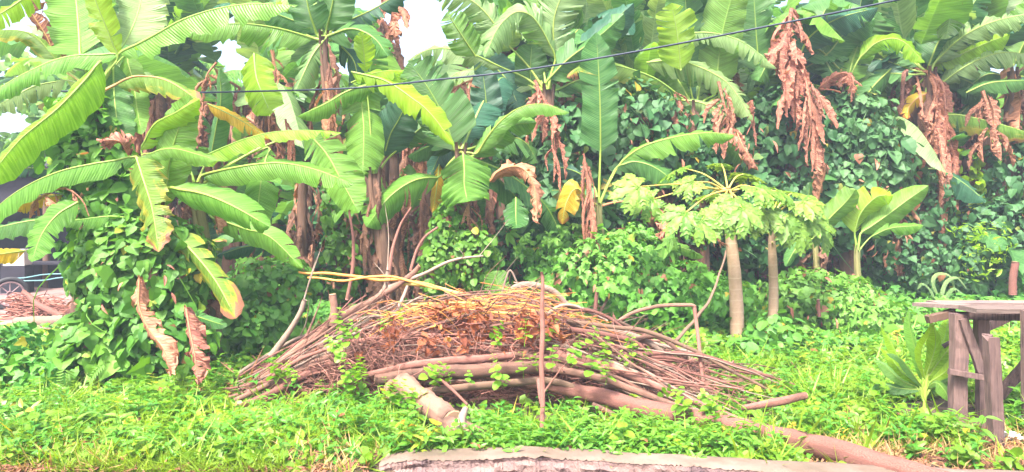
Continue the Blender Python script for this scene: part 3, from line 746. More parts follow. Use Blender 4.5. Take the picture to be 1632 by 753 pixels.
traced_plant('banana plant with a brown tipped arching leaf above the green creeper curtain', 10.0, (1118, 470), (1108, 175), [
    ([(1088, 158), (1045, 126), (985, 105), (935, 102), (903, 124)], 46, .7, 'aged', dict(dt=-.8, tears=9)),
    ([(1085, 160), (1120, 165), (1165, 190)], 46, .8, 'pale', dict(tears=10)),
    ([(1100, 150), (1100, 100), (1095, 40), (1090, -40)], 78, 1, 'mid', dict(dy=.3)),
    ([(1140, 150), (1150, 60), (1165, 0), (1178, -50)], 70, 1, 'bright', dict(dy=.2)),
    ([(1210, 115), (1205, 50), (1200, -30)], 86, 1, 'mid', dict(dy=.6, nopet=True)),
    ([(1085, 112), (1080, 60), (1070, 5)], 66, 1, 'lime', dict(dy=-.2, nopet=True, tears=4)),
    ([(1030, 100), (1085, 98), (1145, 122), (1175, 152), (1200, 192)], 56, .8, 'pale', dict(dt=-.3, tears=13, nopet=True)),
    ([(1060, 62), (1120, 52), (1180, 66), (1238, 110)], 40, .7, 'pale', dict(dy=.1, tears=9, nopet=True)),
    ([(1110, 160), (1060, 175), (1030, 155)], 54, .9, 'mid', dict(dy=.5)),
], stem_r=.1, stem='pseudostem_dry', dead=[([(1145, 130), (1158, 180), (1180, 225)], 34, 14, -.3), ([(1075, 150), (1088, 190), (1100, 215)], 28, 10, -.2), ([(1198, 160), (1200, 190), (1190, 215)], 26, 7, -.2)])

traced_plant('banana plant with a long chain of dead leaves dangling above the blue-green creeper', 10.6, (1262, 460), (1268, 105), [
    ([(1270, 100), (1290, 60), (1335, 30), (1400, 12)], 60, .8, 'blue', dict(tears=5)),
    ([(1280, 110), (1320, 85), (1350, 50), (1395, 30)], 66, .9, 'mid', dict(dy=.2)),
    ([(1260, 100), (1240, 60), (1210, 20), (1180, -10)], 60, .9, 'pale', dict(dy=.2)),
    ([(1275, 100), (1320, 5), (1345, -60)], 70, .9, 'mid', dict(dy=.4)),
    ([(1255, 110), (1230, 95), (1208, 130)], 50, .8, 'mid', dict(tears=5)),
    ([(1260, 105), (1300, 90), (1330, 110), (1345, 160)], 60, .9, 'blue', dict(dy=.4)),
], stem_r=.1, stem='pseudostem_dry', dead=[([(1262, 14), (1256, 60), (1266, 115), (1270, 165)], 44, 34, -.6), ([(1272, 95), (1290, 150), (1292, 200), (1286, 240)], 32, 26, -.6)])

traced_plant('banana plant at right with a single curved pale lime leaf in front of dark leaves', 10.6, (1350, 465), (1345, 150), [
    ([(1368, 96), (1398, 68), (1435, 64), (1474, 100)], 40, .75, 'lime', dict(dt=-.4)),
    ([(1305, 142), (1330, 122), (1352, 118), (1364, 145)], 34, .8, 'dead', dict()),
    ([(1372, 100), (1375, 60), (1400, 20)], 90, 1, 'mid', dict(dy=.3)),
    ([(1345, 120), (1310, 82), (1270, 70), (1228, 90)], 50, .8, 'mid', dict(dy=.2)),
    ([(1420, 110), (1390, 140), (1368, 175)], 44, .8, 'mid', dict(dy=.1, nopet=True)),
    ([(1355, 130), (1365, 40), (1380, -30)], 60, .9, 'blue', dict(dy=.6)),
    ([(1340, 150), (1300, 160), (1280, 190)], 46, .8, 'blue', dict(dy=.2)),
], stem_r=.1, stem='pseudostem_dry', dead=[([(1352, 118), (1358, 135), (1362, 155)], 26, 9, -.3)])

traced_plant('banana plant near the right edge with long frayed leaves and an orange leaf stalk', 10.8, (1478, 465), (1482, 120), [
    ([(1490, 100), (1530, 62), (1580, 36), (1660, 18)], 46, .7, 'pale', dict(dt=-.6)),
    ([(1480, 105), (1500, 60), (1540, 20), (1570, -20)], 76, .9, 'mid', dict(tears=7)),
    ([(1500, 132), (1550, 100), (1600, 84), (1670, 92)], 48, .7, 'pale', dict(dt=-.3)),
    ([(1485, 105), (1520, 92), (1570, 70), (1610, 55)], 48, .8, 'lime', dict(dy=.1)),
    ([(1480, 100), (1440, 60), (1420, 10)], 70, .9, 'mid', dict(dy=.3)),
    ([(1540, 148), (1580, 132), (1650, 128)], 36, .7, 'mid', dict(nopet=True)),
    ([(1475, 190), (1520, 183), (1580, 195), (1660, 218)], 46, .7, 'aged', dict(dt=-.3)),
    ([(1505, 148), (1470, 152), (1448, 172), (1446, 190)], 30, .8, 'yellow', dict(rib_kind='midrib_orange')),
    ([(1452, 272), (1490, 270), (1530, 288), (1572, 322)], 44, .85, 'blue', dict(dt=-.4)),
    ([(1540, 328), (1580, 330), (1606, 330)], 20, .8, 'blue', dict(nopet=True)),
    ([(1490, 130), (1530, 125), (1570, 150), (1590, 190)], 54, .8, 'mid', dict(dy=.4)),
    ([(1480, 150), (1500, 210), (1550, 215)], 44, .8, 'mid', dict(dy=.3)),
], stem_r=.1, stem='pseudostem_dry', skirts=20, dead=[([(1465, 180), (1478, 215), (1485, 250)], 36, 14, -.2), ([(1440, 330), (1432, 380), (1438, 440)], 30, 16, -.3), ([(1500, 330), (1503, 380), (1508, 425)], 20, 12, -.3)])

traced_plant('banana plant cut by the right edge with a rusty brown dead leaf hanging', 11.0, (1600, 460), (1612, 120), [
    ([(1612, 105), (1625, 150), (1622, 228)], 44, .9, 'dead', dict(tears=6)),
    ([(1610, 110), (1580, 60), (1530, 30)], 60, .8, 'mid', dict(dy=.2)),
    ([(1615, 105), (1640, 50), (1660, 0)], 70, .9, 'bright', dict(dy=.2)),
    ([(1590, 265), (1612, 290), (1625, 335)], 36, .9, 'lime', dict(nopet=True)),
    ([(1600, 120), (1570, 120), (1530, 150)], 50, .8, 'mid', dict(dy=.3)),
], stem_r=.1, stem='pseudostem_dry', dead=[([(1566, 145), (1578, 185), (1580, 238)], 40, 16, -.4)], skirts=14)

traced_plant('young banana plant of three fresh upright leaves beside the papaya, lit lime', 9.6, (1364, 480), (1366, 405), [
    ([(1362, 372), (1372, 340), (1398, 314), (1424, 312)], 52, .9, 'lime', dict()),
    ([(1372, 372), (1410, 346), (1445, 320), (1480, 296)], 46, .85, 'bright', dict()),
    ([(1388, 378), (1420, 364), (1472, 360)], 26, .8, 'bright', dict()),
], stem_r=.04, skirts=3)
traced_plant('young banana plant just right of the papaya crowns, with a folded brown leaf', 9.6, (1300, 485), (1300, 385), [
    ([(1305, 366), (1325, 345), (1350, 320), (1364, 302)], 44, .9, 'bright', dict()),
    ([(1290, 372), (1287, 330), (1292, 290)], 26, .9, 'mid', dict()),
    ([(1302, 325), (1310, 292), (1318, 264)], 32, .9, 'dead', dict(tears=2)),
    ([(1296, 380), (1270, 395), (1252, 425)], 22, .8, 'mid', dict()),
], stem_r=.04, skirts=4)
# ------------------------------------------------------------------ deeper rows of banana plants (copies of a few built ones)
def px_of(p): return PCX + p[0] / p[1] * FPX, PCY - (p[2] - CAMZ) / p[1] * FPX
def back_proto(seed, h, nl=11):
    rng = np.random.default_rng(seed)
    root = empty('banana_plant', (0, 0, 0), 'banana plant half hidden in the deep row behind the creepers', 'banana plant', 'banana plants in the deep rows')
    b = Buf(); cw = np.array([rng.normal() * 0.1, rng.normal() * 0.1, h])
    b.tube([(0, 0, -0.1), (cw[0] * .4, cw[1] * .4, h * 0.5), tuple(cw)], [0.13, 0.11, 0.06], 10, rough=.05, samples=20)
    b.build('pseudostem', M['pseudostem_dry'], root, smooth=True)
    skirt(root, np.zeros(3), cw, 0.11, seed, 14)
    for i in range(nl):
        a = i * 2.4 + rng.uniform(-.4, .4); el = rng.uniform(0.35, 1.35); Ln = rng.uniform(1.5, 2.5)
        d = np.array([math.cos(a) * math.cos(el), math.sin(a) * math.cos(el), math.sin(el)]); hd = np.array([math.cos(a), math.sin(a), 0])
        p0 = cw + d * 0.35; sag = rng.uniform(0.25, 0.8) * (1.6 - el)
        pts = [p0, p0 + d * Ln * 0.35, p0 + d * Ln * 0.65 - UP * sag * 0.25 * Ln, p0 + d * Ln * 0.85 + hd * 0.1 - UP * sag * 0.75 * Ln]
        kind = rng.choice(['mid', 'blue', 'bright', 'pale', 'pale', 'bright', 'mid'])
        leaf_part(root, cw, pts, rng.uniform(0.24, 0.34), UP * 0.9 - hd * 0.5 * 1.0, kind, seed=seed * 50 + i, rib=False, fold=.3, droop=.5, tears=int(rng.integers(2, 12)), nt=22, nv=3)
    for i in range(3):
        a = rng.uniform(0, 6.28); hd = np.array([math.cos(a), math.sin(a), 0])
        dead_bunch(root, [cw + hd * .1, cw + hd * .35 - UP * .2, cw + hd * .4 - UP * rng.uniform(.8, 1.4)], 0.16, seed * 9 + i, 12, kind=('dead' if i else 'dead_dark'))
    return root
protos = [back_proto(11, 2.3), back_proto(12, 2.9), back_proto(13, 3.4, 12), back_proto(14, 2.6, 10)]
def copy_tree(o, parent=None):
    c = o.copy(); col.objects.link(c); c.parent = parent
    for ch in o.children: copy_tree(ch, c)
    return c
rb = np.random.default_rng(21)
spots = []
for row, (Y, n, w) in enumerate(((11.7, 15, 9.0), (13.0, 17, 10.2), (14.6, 18, 11.5), (16.8, 20, 13.5))):
    for i in range(n):
        x = -w + 2 * w * (i + rb.uniform(.1, .9)) / n
        spots.append((x, Y + rb.uniform(-.6, .6), rb.uniform(0, 6.28), rb.uniform(0.95, 1.35) * (1 + 0.08 * row)))
used = set()
def drop_leaves(root, x, y, rz, s):
    """leave the openings to the sky that the grove has"""
    c_, s_ = math.cos(rz), math.sin(rz)
    for ch in list(root.children):
        if not ch.name.startswith(('leaf', 'dead_leaf')): continue
        n = len(ch.data.vertices); co = np.empty(n * 3, np.float32); ch.data.vertices.foreach_get('co', co); co = co.reshape(-1, 3)[::7]
        wx = (co[:, 0] * c_ - co[:, 1] * s_) * s + x; wy = (co[:, 0] * s_ + co[:, 1] * c_) * s + y; wz = co[:, 2] * s + root.location[2]
        u, v = PCX + wx / wy * FPX, PCY - (wz - CAMZ) / wy * FPX
        for gx, gy, ga, gb in SKY_GAPS:
            if (((u - gx) / ga) ** 2 + ((v - gy) / gb) ** 2 < 1).mean() > 0.06:
                bpy.data.objects.remove(ch); break
k = 0
for (x, y, rz, s) in spots:
    sx = PCX + x / y * FPX
    if sx < 130 and y < 17.0: continue            # the dirt yard and shed stand here
    i = int(rb.integers(0, 4)); r = copy_tree(protos[i])
    g = float(ground_z(x, y)); r.location = (x, y, g); r.rotation_euler = (0, 0, rz); r.scale = (s, s, s)
    drop_leaves(r, x, y, rz, s)
# suckers and half-grown plants filling the middle depth
def young_proto(seed, h, nl):
    rng = np.random.default_rng(seed)
    root = empty('banana_plant', (0, 0, 0), 'half-grown banana plant among the shaded stems behind the heap', 'banana plant', 'half-grown banana plants in the shade')
    b = Buf(); b.tube([(0, 0, -.1), (0.02, 0, h * .5), (0, 0.02, h)], [.07, .055, .03], 9, rough=.05, samples=14)
    b.build('pseudostem', M['pseudostem_dry'], root, smooth=True)
    for i in range(nl):
        a = i * 2.4 + rng.uniform(-.4, .4); el = rng.uniform(0.3, 1.35); Ln = rng.uniform(.8, 1.4)
        d = np.array([math.cos(a) * math.cos(el), math.sin(a) * math.cos(el), math.sin(el)]); hd = np.array([math.cos(a), math.sin(a), 0]); cw = np.array([0, 0, h])
        sag = rng.uniform(0.1, 0.8) * (1.6 - el)
        pts = [cw + d * .2, cw + d * Ln * .45, cw + d * Ln * .75 - UP * sag * .2 * Ln, cw + d * Ln * .95 - UP * sag * .65 * Ln]
        leaf_part(root, cw, pts, rng.uniform(0.13, 0.2), UP * 0.8 - hd * 0.6, str(rng.choice(['mid', 'blue', 'bright', 'mid', 'aged'])), seed=seed * 50 + i, rib=False, fold=.25, droop=.45, tears=int(rng.integers(0, 7)), nt=20, nv=3, ruffle=.1)
    for i in range(2):
        a = rng.uniform(0, 6.28); hd = np.array([math.cos(a), math.sin(a), 0])
        dead_bunch(root, [np.array([0, 0, h]) + hd * .05, np.array([0, 0, h * .8]) + hd * .22, np.array([0, 0, h * .35]) + hd * .25], 0.09, seed * 9 + i, 8, kind=('dead' if i else 'dead_dark'))
    return root
young = [young_proto(31, .9, 7), young_proto(32, 1.3, 8), young_proto(33, 1.7, 8), young_proto(34, .6, 6)]
for i in range(34):
    x = -5.2 + 11.8 * (i + rb.uniform(0, 1)) / 34; y = rb.uniform(9.9, 11.6)
    if abs(x - 2.6) < .9 or x > 3.4: y = max(y, 10.9) + .3
    r = copy_tree(young[int(rb.integers(0, 4))]); s = rb.uniform(.85, 1.25)
    r.location = (x * y / 10.5, y, float(ground_z(x, y))); r.rotation_euler = (0, 0, rb.uniform(0, 6.28)); r.scale = (s, s, s)
    drop_leaves(r, r.location.x, y, r.rotation_euler.z, s)
protos += young
for p in protos:
    for ch in list(p.children): bpy.data.objects.remove(ch)
    bpy.data.objects.remove(p)

# ------------------------------------------------------------------ far foliage closing the grove
def far_wall():
    rng = np.random.default_rng(5)
    b = Buf(); n = 34000
    x = rng.uniform(-18, 18, n); y = rng.uniform(18.2, 22, n)
    top = 4.6 + 0.9 * np.sin(x * 0.9) + 0.6 * np.sin(x * 2.3 + 1) + 0.3 * np.sin(x * 5)
    z = top * rng.random(n) ** 0.8 + ground_z(x, y)
    u, v = PCX + x / y * FPX, PCY - (z - CAMZ) / y * FPX
    keep = np.ones(n, bool)
    for gx, gy, ga, gb in SKY_GAPS: keep &= ((u - gx) / ga) ** 2 + ((v - gy) / gb) ** 2 > 1
    p = np.stack([x, y, z], 1)[keep]; m = len(p)
    stamp(b, T_ROUND, p, frames(rng.normal(size=(m, 3)) * .7 + np.array([0, -1, .5]), rng.normal(size=(m, 3)) - UP), rng.uniform(.12, .34, m), rng.random(m))
    tag(b.build('distant_foliage', M['bush']), 'dark mass of leaves closing the back of the banana grove', 'foliage', kind='stuff')
far_wall()
# palms far behind, seen through the openings
def palm(label, base, h, seed, nf=15):
    rng = np.random.default_rng(seed)
    bw = np.array(base, float); bw[2] = float(ground_z(bw[0], bw[1])); cw = bw + np.array([0.2, 0, h])
    root = empty('palm_tree', bw, label, 'palm tree')
    b = Buf(); b.tube([bw, (bw + cw) / 2 + np.array([.12, 0, 0]), cw], [.16, .12, .1], 10, rough=.05); b.build('trunk', M['bark_grey'], root, smooth=True)
    for i in range(nf):
        a = i * 2.4; el = rng.uniform(-.1, 1.2); hd = np.array([math.cos(a), math.sin(a), 0]); Ln = rng.uniform(1.8, 2.5)
        p1 = cw + hd * math.cos(el) * Ln * .5 + UP * math.sin(el) * Ln * .5; p2 = cw + hd * (math.cos(el) * Ln * .95 + .1) + UP * (math.sin(el) * Ln * .55 - .45)
        C = curve([cw, p1, p2], 30); q = Buf(); q.tube(C[::3], [.02, .005], 5)
        T = unit(np.gradient(C, axis=0)); S = unit(np.cross(T, UP))
        for sg in (1, -1):
            tip = S * sg + T * .6 - UP * .55
            stamp(q, T_LANCE, C[3:], frames(np.cross(tip[3:], T[3:]), tip[3:]), .5 - .25 * np.abs(np.linspace(-1, 1, 27)), rng.random(27))
            stamp(q, T_LANCE, (C[3:] + C[2:-1]) / 2, frames(np.cross(tip[3:], T[3:]), tip[3:] + rng.normal(size=(27, 3)) * .1), .5 - .25 * np.abs(np.linspace(-1, 1, 27)), rng.random(27))
        q.build('frond', M['bush'], root)
palm('feathery palm seen through the opening to the sky at left', (-8.2, 18.5, 0), 4.1, 1)
palm('feathery palm at the top edge beside the bright sky opening', (0.9, 20.5, 0), 6.2, 2)
palm('feathery palm behind the leaves at the top right of the middle', (3.4, 20, 0), 5.2, 3)

# ------------------------------------------------------------------ creepers and bushes
V = leafy_mass
V('creeper_vine', 'heart-leaved creeper smothering the left banana stems down to the ground', 'creeper',
  [(215, 470, 6.35, 85, 105, .40), (165, 420, 6.5, 50, 90, .3), (255, 555, 6.2, 80, 70, .35), (175, 560, 6.2, 75, 60, .35), (290, 430, 6.45, 45, 80, .3), (205, 400, 6.4, 85, 60, .3)], .092, 'creeper', cover=2.2, stems=8, seed=1)
V('creeper_vine', 'creeper column climbing the tall stem above the lowest left leaves', 'creeper',
  [(135, 200, 6.8, 48, 48, .28), (150, 262, 6.7, 62, 55, .32), (180, 320, 6.6, 70, 50, .32), (130, 175, 6.9, 25, 25, .15)], .10, 'creeper', cover=2.2, seed=2, tint=(.1, 1))
V('fern_shrub', 'feathery-leaved seedlings at the foot of the left creeper', 'shrub',
  [(215, 600, 5.95, 110, 28, .2), (120, 585, 5.9, 60, 30, .2)], .17, 'bush', T=T_FEATHER, cover=.35, seed=3)
V('leafy_bush', 'dense rounded green bush between the left creeper and the brush heap', 'bush',
  [(425, 480, 7.6, 68, 75, .5), (400, 520, 7.3, 75, 50, .5), (465, 460, 7.6, 35, 40, .3)], .075, 'bush', T=T_ROUND, cover=2.0, seed=4)
V('leafy_bush', 'green bush at the left edge in front of the dirt yard', 'bush',
  [(5, 578, 6.2, 70, 62, .4), (55, 600, 6.0, 60, 40, .35), (-40, 560, 6.3, 50, 50, .4), (95, 600, 6.1, 40, 35, .3)], .085, 'bush', T=T_IVY, cover=1.8, seed=5)
V('creeper_vine', 'glossy creeper curtain behind the upright stalked leaf', 'creeper',
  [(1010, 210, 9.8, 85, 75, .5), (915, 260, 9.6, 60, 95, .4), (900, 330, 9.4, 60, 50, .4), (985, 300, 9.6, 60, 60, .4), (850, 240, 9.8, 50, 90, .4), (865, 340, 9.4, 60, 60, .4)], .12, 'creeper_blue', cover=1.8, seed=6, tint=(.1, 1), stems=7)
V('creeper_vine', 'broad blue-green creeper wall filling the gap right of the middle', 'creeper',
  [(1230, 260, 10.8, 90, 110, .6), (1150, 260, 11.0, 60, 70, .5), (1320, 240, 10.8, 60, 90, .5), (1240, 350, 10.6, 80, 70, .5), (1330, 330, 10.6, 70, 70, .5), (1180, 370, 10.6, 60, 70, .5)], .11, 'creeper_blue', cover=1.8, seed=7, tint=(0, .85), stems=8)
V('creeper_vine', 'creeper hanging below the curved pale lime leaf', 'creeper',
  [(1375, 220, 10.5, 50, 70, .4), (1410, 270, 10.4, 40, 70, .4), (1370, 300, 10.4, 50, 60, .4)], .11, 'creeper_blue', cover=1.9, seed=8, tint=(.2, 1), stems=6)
V('creeper_vine', 'creeper climbing the dark stem between the tall papaya crown and the brown dead leaves', 'creeper',
  [(1115, 300, 9.9, 32, 90, .22), (1120, 230, 9.9, 30, 50, .2)], .10, 'creeper_blue', cover=1.6, seed=19, tint=(.1, .9))
V('creeper_vine', 'sparse creeper on the tall stem behind the left end of the heap', 'creeper',
  [(540, 330, 8.1, 26, 90, .18), (545, 420, 8.1, 30, 60, .2)], .09, 'creeper', cover=1.1, seed=20, tint=(0, .7))
V('creeper_vine', 'creeper on the stem below the pale frayed arching leaf', 'creeper',
  [(880, 330, 9.3, 32, 90, .2), (878, 240, 9.3, 26, 60, .18), (884, 430, 9.2, 34, 50, .2)], .10, 'creeper_blue', cover=1.5, seed=22, tint=(.1, .9))
V('creeper_vine', 'creeper on the brown stem behind the wooden stand', 'creeper',
  [(1485, 330, 10.6, 34, 60, .25), (1478, 420, 10.5, 40, 55, .3), (1420, 380, 10.6, 34, 60, .25), (1530, 430, 10.5, 40, 40, .3)], .09, 'creeper_blue', cover=1.3, seed=23, tint=(.1, 1))
V('creeper_vine', 'creeper column on the stem at the right edge', 'creeper',
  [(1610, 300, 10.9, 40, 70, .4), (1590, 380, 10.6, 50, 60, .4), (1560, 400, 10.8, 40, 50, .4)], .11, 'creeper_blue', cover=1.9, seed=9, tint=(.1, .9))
V('creeper_vine', 'small-leaved creeper on the stem under the small torn leaf', 'creeper',
  [(715, 370, 8.1, 32, 50, .2), (755, 410, 8.0, 40, 50, .25), (700, 430, 8.0, 30, 45, .25)], .07, 'creeper', T=T_ROUND, cover=1.8, seed=10)
V('creeper_vine', 'dark low creeper between the brown stems behind the heap', 'creeper',
  [(560, 420, 10.2, 60, 50, .3), (650, 430, 10.2, 60, 40, .3), (520, 350, 10.4, 50, 60, .3), (820, 420, 9.8, 60, 70, .4)], .09, 'creeper_blue', T=T_ROUND, cover=1.1, seed=11, tint=(0, .7))
V('creeper_mound', 'bright mound of scrambling vines behind the right half of the heap', 'creeper',
  [(960, 450, 8.8, 110, 75, .8), (900, 410, 9.2, 75, 55, .5), (1050, 475, 8.6, 110, 60, .8), (1120, 480, 8.8, 80, 45, .7), (1010, 400, 9.3, 60, 45, .5)], .085, 'bush', T=T_IVY, cover=1.9, seed=12, tint=(.3, 1))
V('creeper_mound', 'cassava-like leaves sprouting on the vine mound', 'creeper',
  [(890, 385, 8.8, 70, 30, .3), (1010, 400, 8.8, 90, 35, .3), (870, 500, 8.0, 50, 50, .3)], .13, 'bush', T=T_PALM, cover=.5, seed=13, tint=(.4, 1))
V('creeper_mound', 'rounded vine-covered mound right of the two papaya trunks', 'creeper',
  [(1310, 485, 9.2, 85, 52, .7), (1370, 505, 8.8, 80, 35, .6), (1260, 480, 9.5, 50, 45, .5)], .085, 'bush', T=T_IVY, cover=1.8, seed=14, tint=(.4, 1))
V('creeper_mound', 'leafy creeper around the feet of the papaya trunks', 'creeper',
  [(1205, 580, 7.3, 55, 42, .35), (1235, 560, 7.6, 45, 60, .3), (1160, 600, 7.0, 50, 28, .3)], .10, 'bush', T=T_ROUND, cover=1.7, seed=15, tint=(.1, .9))
V('creeper_mound', 'low vines under the right banana stems', 'creeper',
  [(1450, 465, 11.0, 110, 38, .5), (1560, 460, 11.0, 90, 40, .5), (1400, 420, 11.2, 60, 55, .4), (1640, 450, 10.6, 60, 50, .4)], .10, 'bush', T=T_IVY, cover=1.7, seed=16, tint=(0, .8))
V('leafy_shrub', 'yellow-green shrub of small leaves in front of the right stems', 'shrub',
  [(1575, 385, 10.2, 35, 32, .3), (1545, 370, 10.2, 25, 14, .2), (1565, 420, 10.1, 30, 30, .2)], .09, 'lime', T=T_LANCE, cover=.55, seed=17, tipdown=-.4)
V('leafy_shrub', 'yellow-green leaves glowing between the right banana stems', 'shrub',
  [(1530, 270, 10.9, 30, 40, .2), (1545, 310, 10.9, 22, 40, .2)], .13, 'lime', T=T_ROUND, cover=.7, seed=18)

V('dry_leaves', 'dried brown leaves caught in the blue-green creeper wall', 'dry leaves',
  [(1230, 300, 10.6, 120, 120, .6), (1010, 250, 9.7, 85, 95, .5), (1400, 320, 10.3, 60, 90, .4), (900, 320, 9.5, 60, 70, .4)], .15, 'dead', T=T_LANCE, cover=.16, kindtag='stuff', seed=61)
V('dry_leaves', 'dried brown leaves caught in the vines of the left clump and bushes', 'dry leaves',
  [(215, 480, 6.25, 85, 105, .42), (960, 450, 8.7, 130, 75, .85), (1310, 485, 9.1, 90, 52, .75)], .10, 'dead', T=T_LANCE, cover=.09, kindtag='stuff', seed=62)
# ------------------------------------------------------------------ undergrowth over the whole lot
def veg_h(x, y):
    h = 0.085 + 0.05 * np.sin(x * 1.7 + 1) * np.sin(y * 1.3) + 0.04 * np.sin(x * 4.1 + y * 3.3) + 0.05 * np.clip(y - 6.5, 0, 4)
    return np.where((y < 6.2) & (np.abs(x) < 2.6), np.clip(h, .03, .085), h)
LOGLINE = [(P(960, 634, 5.3)[0], 5.3), (P(1100, 668, 5.0)[0], 5.0), (P(1262, 704, 4.66)[0], 4.66), (P(1450, 764, 4.2)[0], 4.2)]
def bare(x, y):
    """places the low plants leave free: under logs, poles and the legs of the stand"""
    m = np.zeros(len(x), bool)
    for (ax, ay), (bx_, by_) in zip(LOGLINE[:-1], LOGLINE[1:]):
        t = np.clip(((x - ax) * (bx_ - ax) + (y - ay) * (by_ - ay)) / ((bx_ - ax) ** 2 + (by_ - ay) ** 2), 0, 1)
        dx, dy = x - ax - t * (bx_ - ax), y - ay - t * (by_ - ay)
        m |= (dx ** 2 + dy ** 2 < .10 ** 2) | ((np.abs(dx) < .16) & (dy < .02) & (dy > -.55) & (x > .35) & (np.sin(x * 23) * np.sin(y * 29) > -.45))
    m |= ((x - 3.0) / .42) ** 2 + ((y - 5.2) / .42) ** 2 < 1
    m |= ((x + .42) / .2) ** 2 + ((y - 4.85) / .45) ** 2 < 1
    m |= ((x - 2.86) / .13) ** 2 + ((y - 4.3) / .2) ** 2 < 1
    m |= ((x - 3.0) / .28) ** 2 + ((y - 4.55) / .42) ** 2 < .5 + .5 * np.sin(x * 31) * np.sin(y * 27)
    q = np.sin(x * 17 + y * 5) * np.sin(y * 23 - x * 4)
    m |= (((x - 2.3) / .75) ** 2 + ((y - 4.25) / .25) ** 2 < 1) & (q > -.5)
    m |= (((x + 1.15) / .4) ** 2 + ((y - 4.3) / .2) ** 2 < 1) & (q > -.3)
    m |= (np.sin(x * 2.9 + 1.3) * np.sin(y * 4.1 + .7) > .82) & (q > -.6)
    return m
def scatter_zone(n, x0, x1, y0, y1, rng, fn=None, free=False):
    y = y0 + (y1 - y0) * rng.random(n) ** 1.25
    x = rng.uniform(x0, x1, n) * np.clip(y / 6.0, .7, 1.6)
    k = np.ones(n, bool)
    k &= ~((x > -0.8) & (y < kerb_line(x) + .02 - .06 * rng.random(n)))                         # kerb
    k &= ~((x < -5.0) & (x > -9.6) & (y > 8.2))                          # dirt yard
    pile = ((x + 0.25) / 1.9) ** 2 + ((y - 6.1) / 0.62) ** 2 < 1
    k &= ~(pile & (rng.random(n) < 0.75))
    if not free: k &= ~bare(x, y)
    g = np.sin(x * 2.3 + y * 1.1 + 2) * np.sin(y * 3.7 - x * 1.3) + .5 * np.sin(x * 7.1) * np.sin(y * 8.3 + 1)
    k &= ~((g > .45) & (rng.random(n) < .62))
    k &= ~((np.abs(x + .1) < 2.1) & (y > 5.0) & (y < 5.9) & (rng.random(n) < .75))
    if fn is not None: k &= fn(x, y)
    return x[k], y[k]
def carpet(name, label, T, n, size, kind, y0, y1, seed, tilt=.45, lift=1.0, fn=None, upright=False, tint=(0, 1), x0=-4.6, x1=4.9):
    free = kind in ('straw', 'litter')
    rng = np.random.default_rng(seed)
    x, y = scatter_zone(n, x0, x1, y0, y1, rng, fn, free)
    m = len(x); h = veg_h(x, y) * lift
    if upright:
        z = ground_z(x, y); nr = rng.normal(size=(m, 3)); tip = UP + rng.normal(size=(m, 3)) * tilt
        nr[:, 2] *= .2
        z = z - 0.01; fr = frames(nr, tip)
        if any(T is q for q in (T_SPRIG, T_SPRIG2, T_TUFT)): fr = frames(tip, nr)
    else:
        z = ground_z(x, y) + h * rng.random(m) ** 0.5; nr = UP + rng.normal(size=(m, 3)) * tilt + np.array([0, -.25, 0]); tip = rng.normal(size=(m, 3)) + np.array([0, -.6, -.1]); fr = frames(nr, tip)
    p = np.stack([x, y, z], 1)
    patch = 0.5 + 0.35 * np.sin(x * 1.9 + 2) * np.sin(y * 2.3) + 0.15 * np.sin(x * 6 + y * 5)
    tt = np.clip(tint[0] + (tint[1] - tint[0]) * (.55 * patch + .45 * rng.random(m)), 0, 1)
    b = Buf(); stamp(b, T, p, fr, size * rng.uniform(.5, 1.4, m), tt)
    o = b.build(name, M[kind]); return tag(o, label, 'undergrowth', kind='stuff')
carpet('ground_cover', 'round and heart leaved creepers carpeting the ground', T_ROUND, 30000, .058, 'cover', 4.1, 8.5, 31)
carpet('ground_cover', 'lobed creeper leaves spread through the carpet', T_IVY, 15000, .07, 'cover', 4.1, 8.5, 32, lift=1.15)
carpet('ground_cover', 'creeper carpet on the back half of the lot', T_IVY, 34000, .085, 'bush', 7.5, 12.5, 33, tint=(.2, 1))
carpet('herbs', 'narrow-leaved herbs standing in the carpet', T_SPRIG, 5200, .15, 'herb', 4.15, 8.5, 34, upright=True, tilt=.3)
carpet('herbs', 'bright narrow-leaved herbs in front of the brush heap', T_SPRIG, 1100, .15, 'herb', 4.2, 4.85, 35, upright=True, tilt=.35, x0=-.9, x1=1.9, tint=(.3, 1))
carpet('herbs', 'round-leaved herbs standing in the carpet', T_SPRIG2, 3400, .13, 'cover', 4.1, 8.5, 36, upright=True, tilt=.3)
carpet('grass', 'green grass tufts among the creepers', T_TUFT, 9000, .17, 'grass', 4.05, 7.5, 37, upright=True, tilt=.3)
carpet('grass', 'dense fine grass at the left of the kerb', T_TUFT, 3500, .12, 'grass', 4.0, 4.9, 38, upright=True, tilt=.35, x0=-3.6, x1=-.5)
carpet('dry_grass', 'straw-coloured dry grass by the kerb end and front edge', T_TUFT, 2500, .14, 'straw', 4.0, 4.6, 39, upright=True, tilt=.7,
       fn=lambda x, y: (((x + 1.15) / .45) ** 2 + ((y - 4.32) / .25) ** 2 < 1) | (((x + 2.6) / .6) ** 2 + ((y - 4.12) / .1) ** 2 < 1) | (((x - 2.6) / .7) ** 2 + ((y - 4.5) / .25) ** 2 < 1))
carpet('leaf_litter', 'brown litter and dry scraps on the bare patches', T_LANCE, 14000, .05, 'litter', 4.0, 5.4, 40, lift=.5,
       fn=lambda x, y: (((x + 1.1) / .5) ** 2 + ((y - 4.32) / .25) ** 2 < 1) | (((x - 2.6) / .9) ** 2 + ((y - 4.5) / .35) ** 2 < 1) | (y < 4.25))
carpet('leaf_litter', 'dead leaves lying under the banana stems', T_IVY, 5000, .16, 'litter', 8.5, 14, 41, lift=.4)
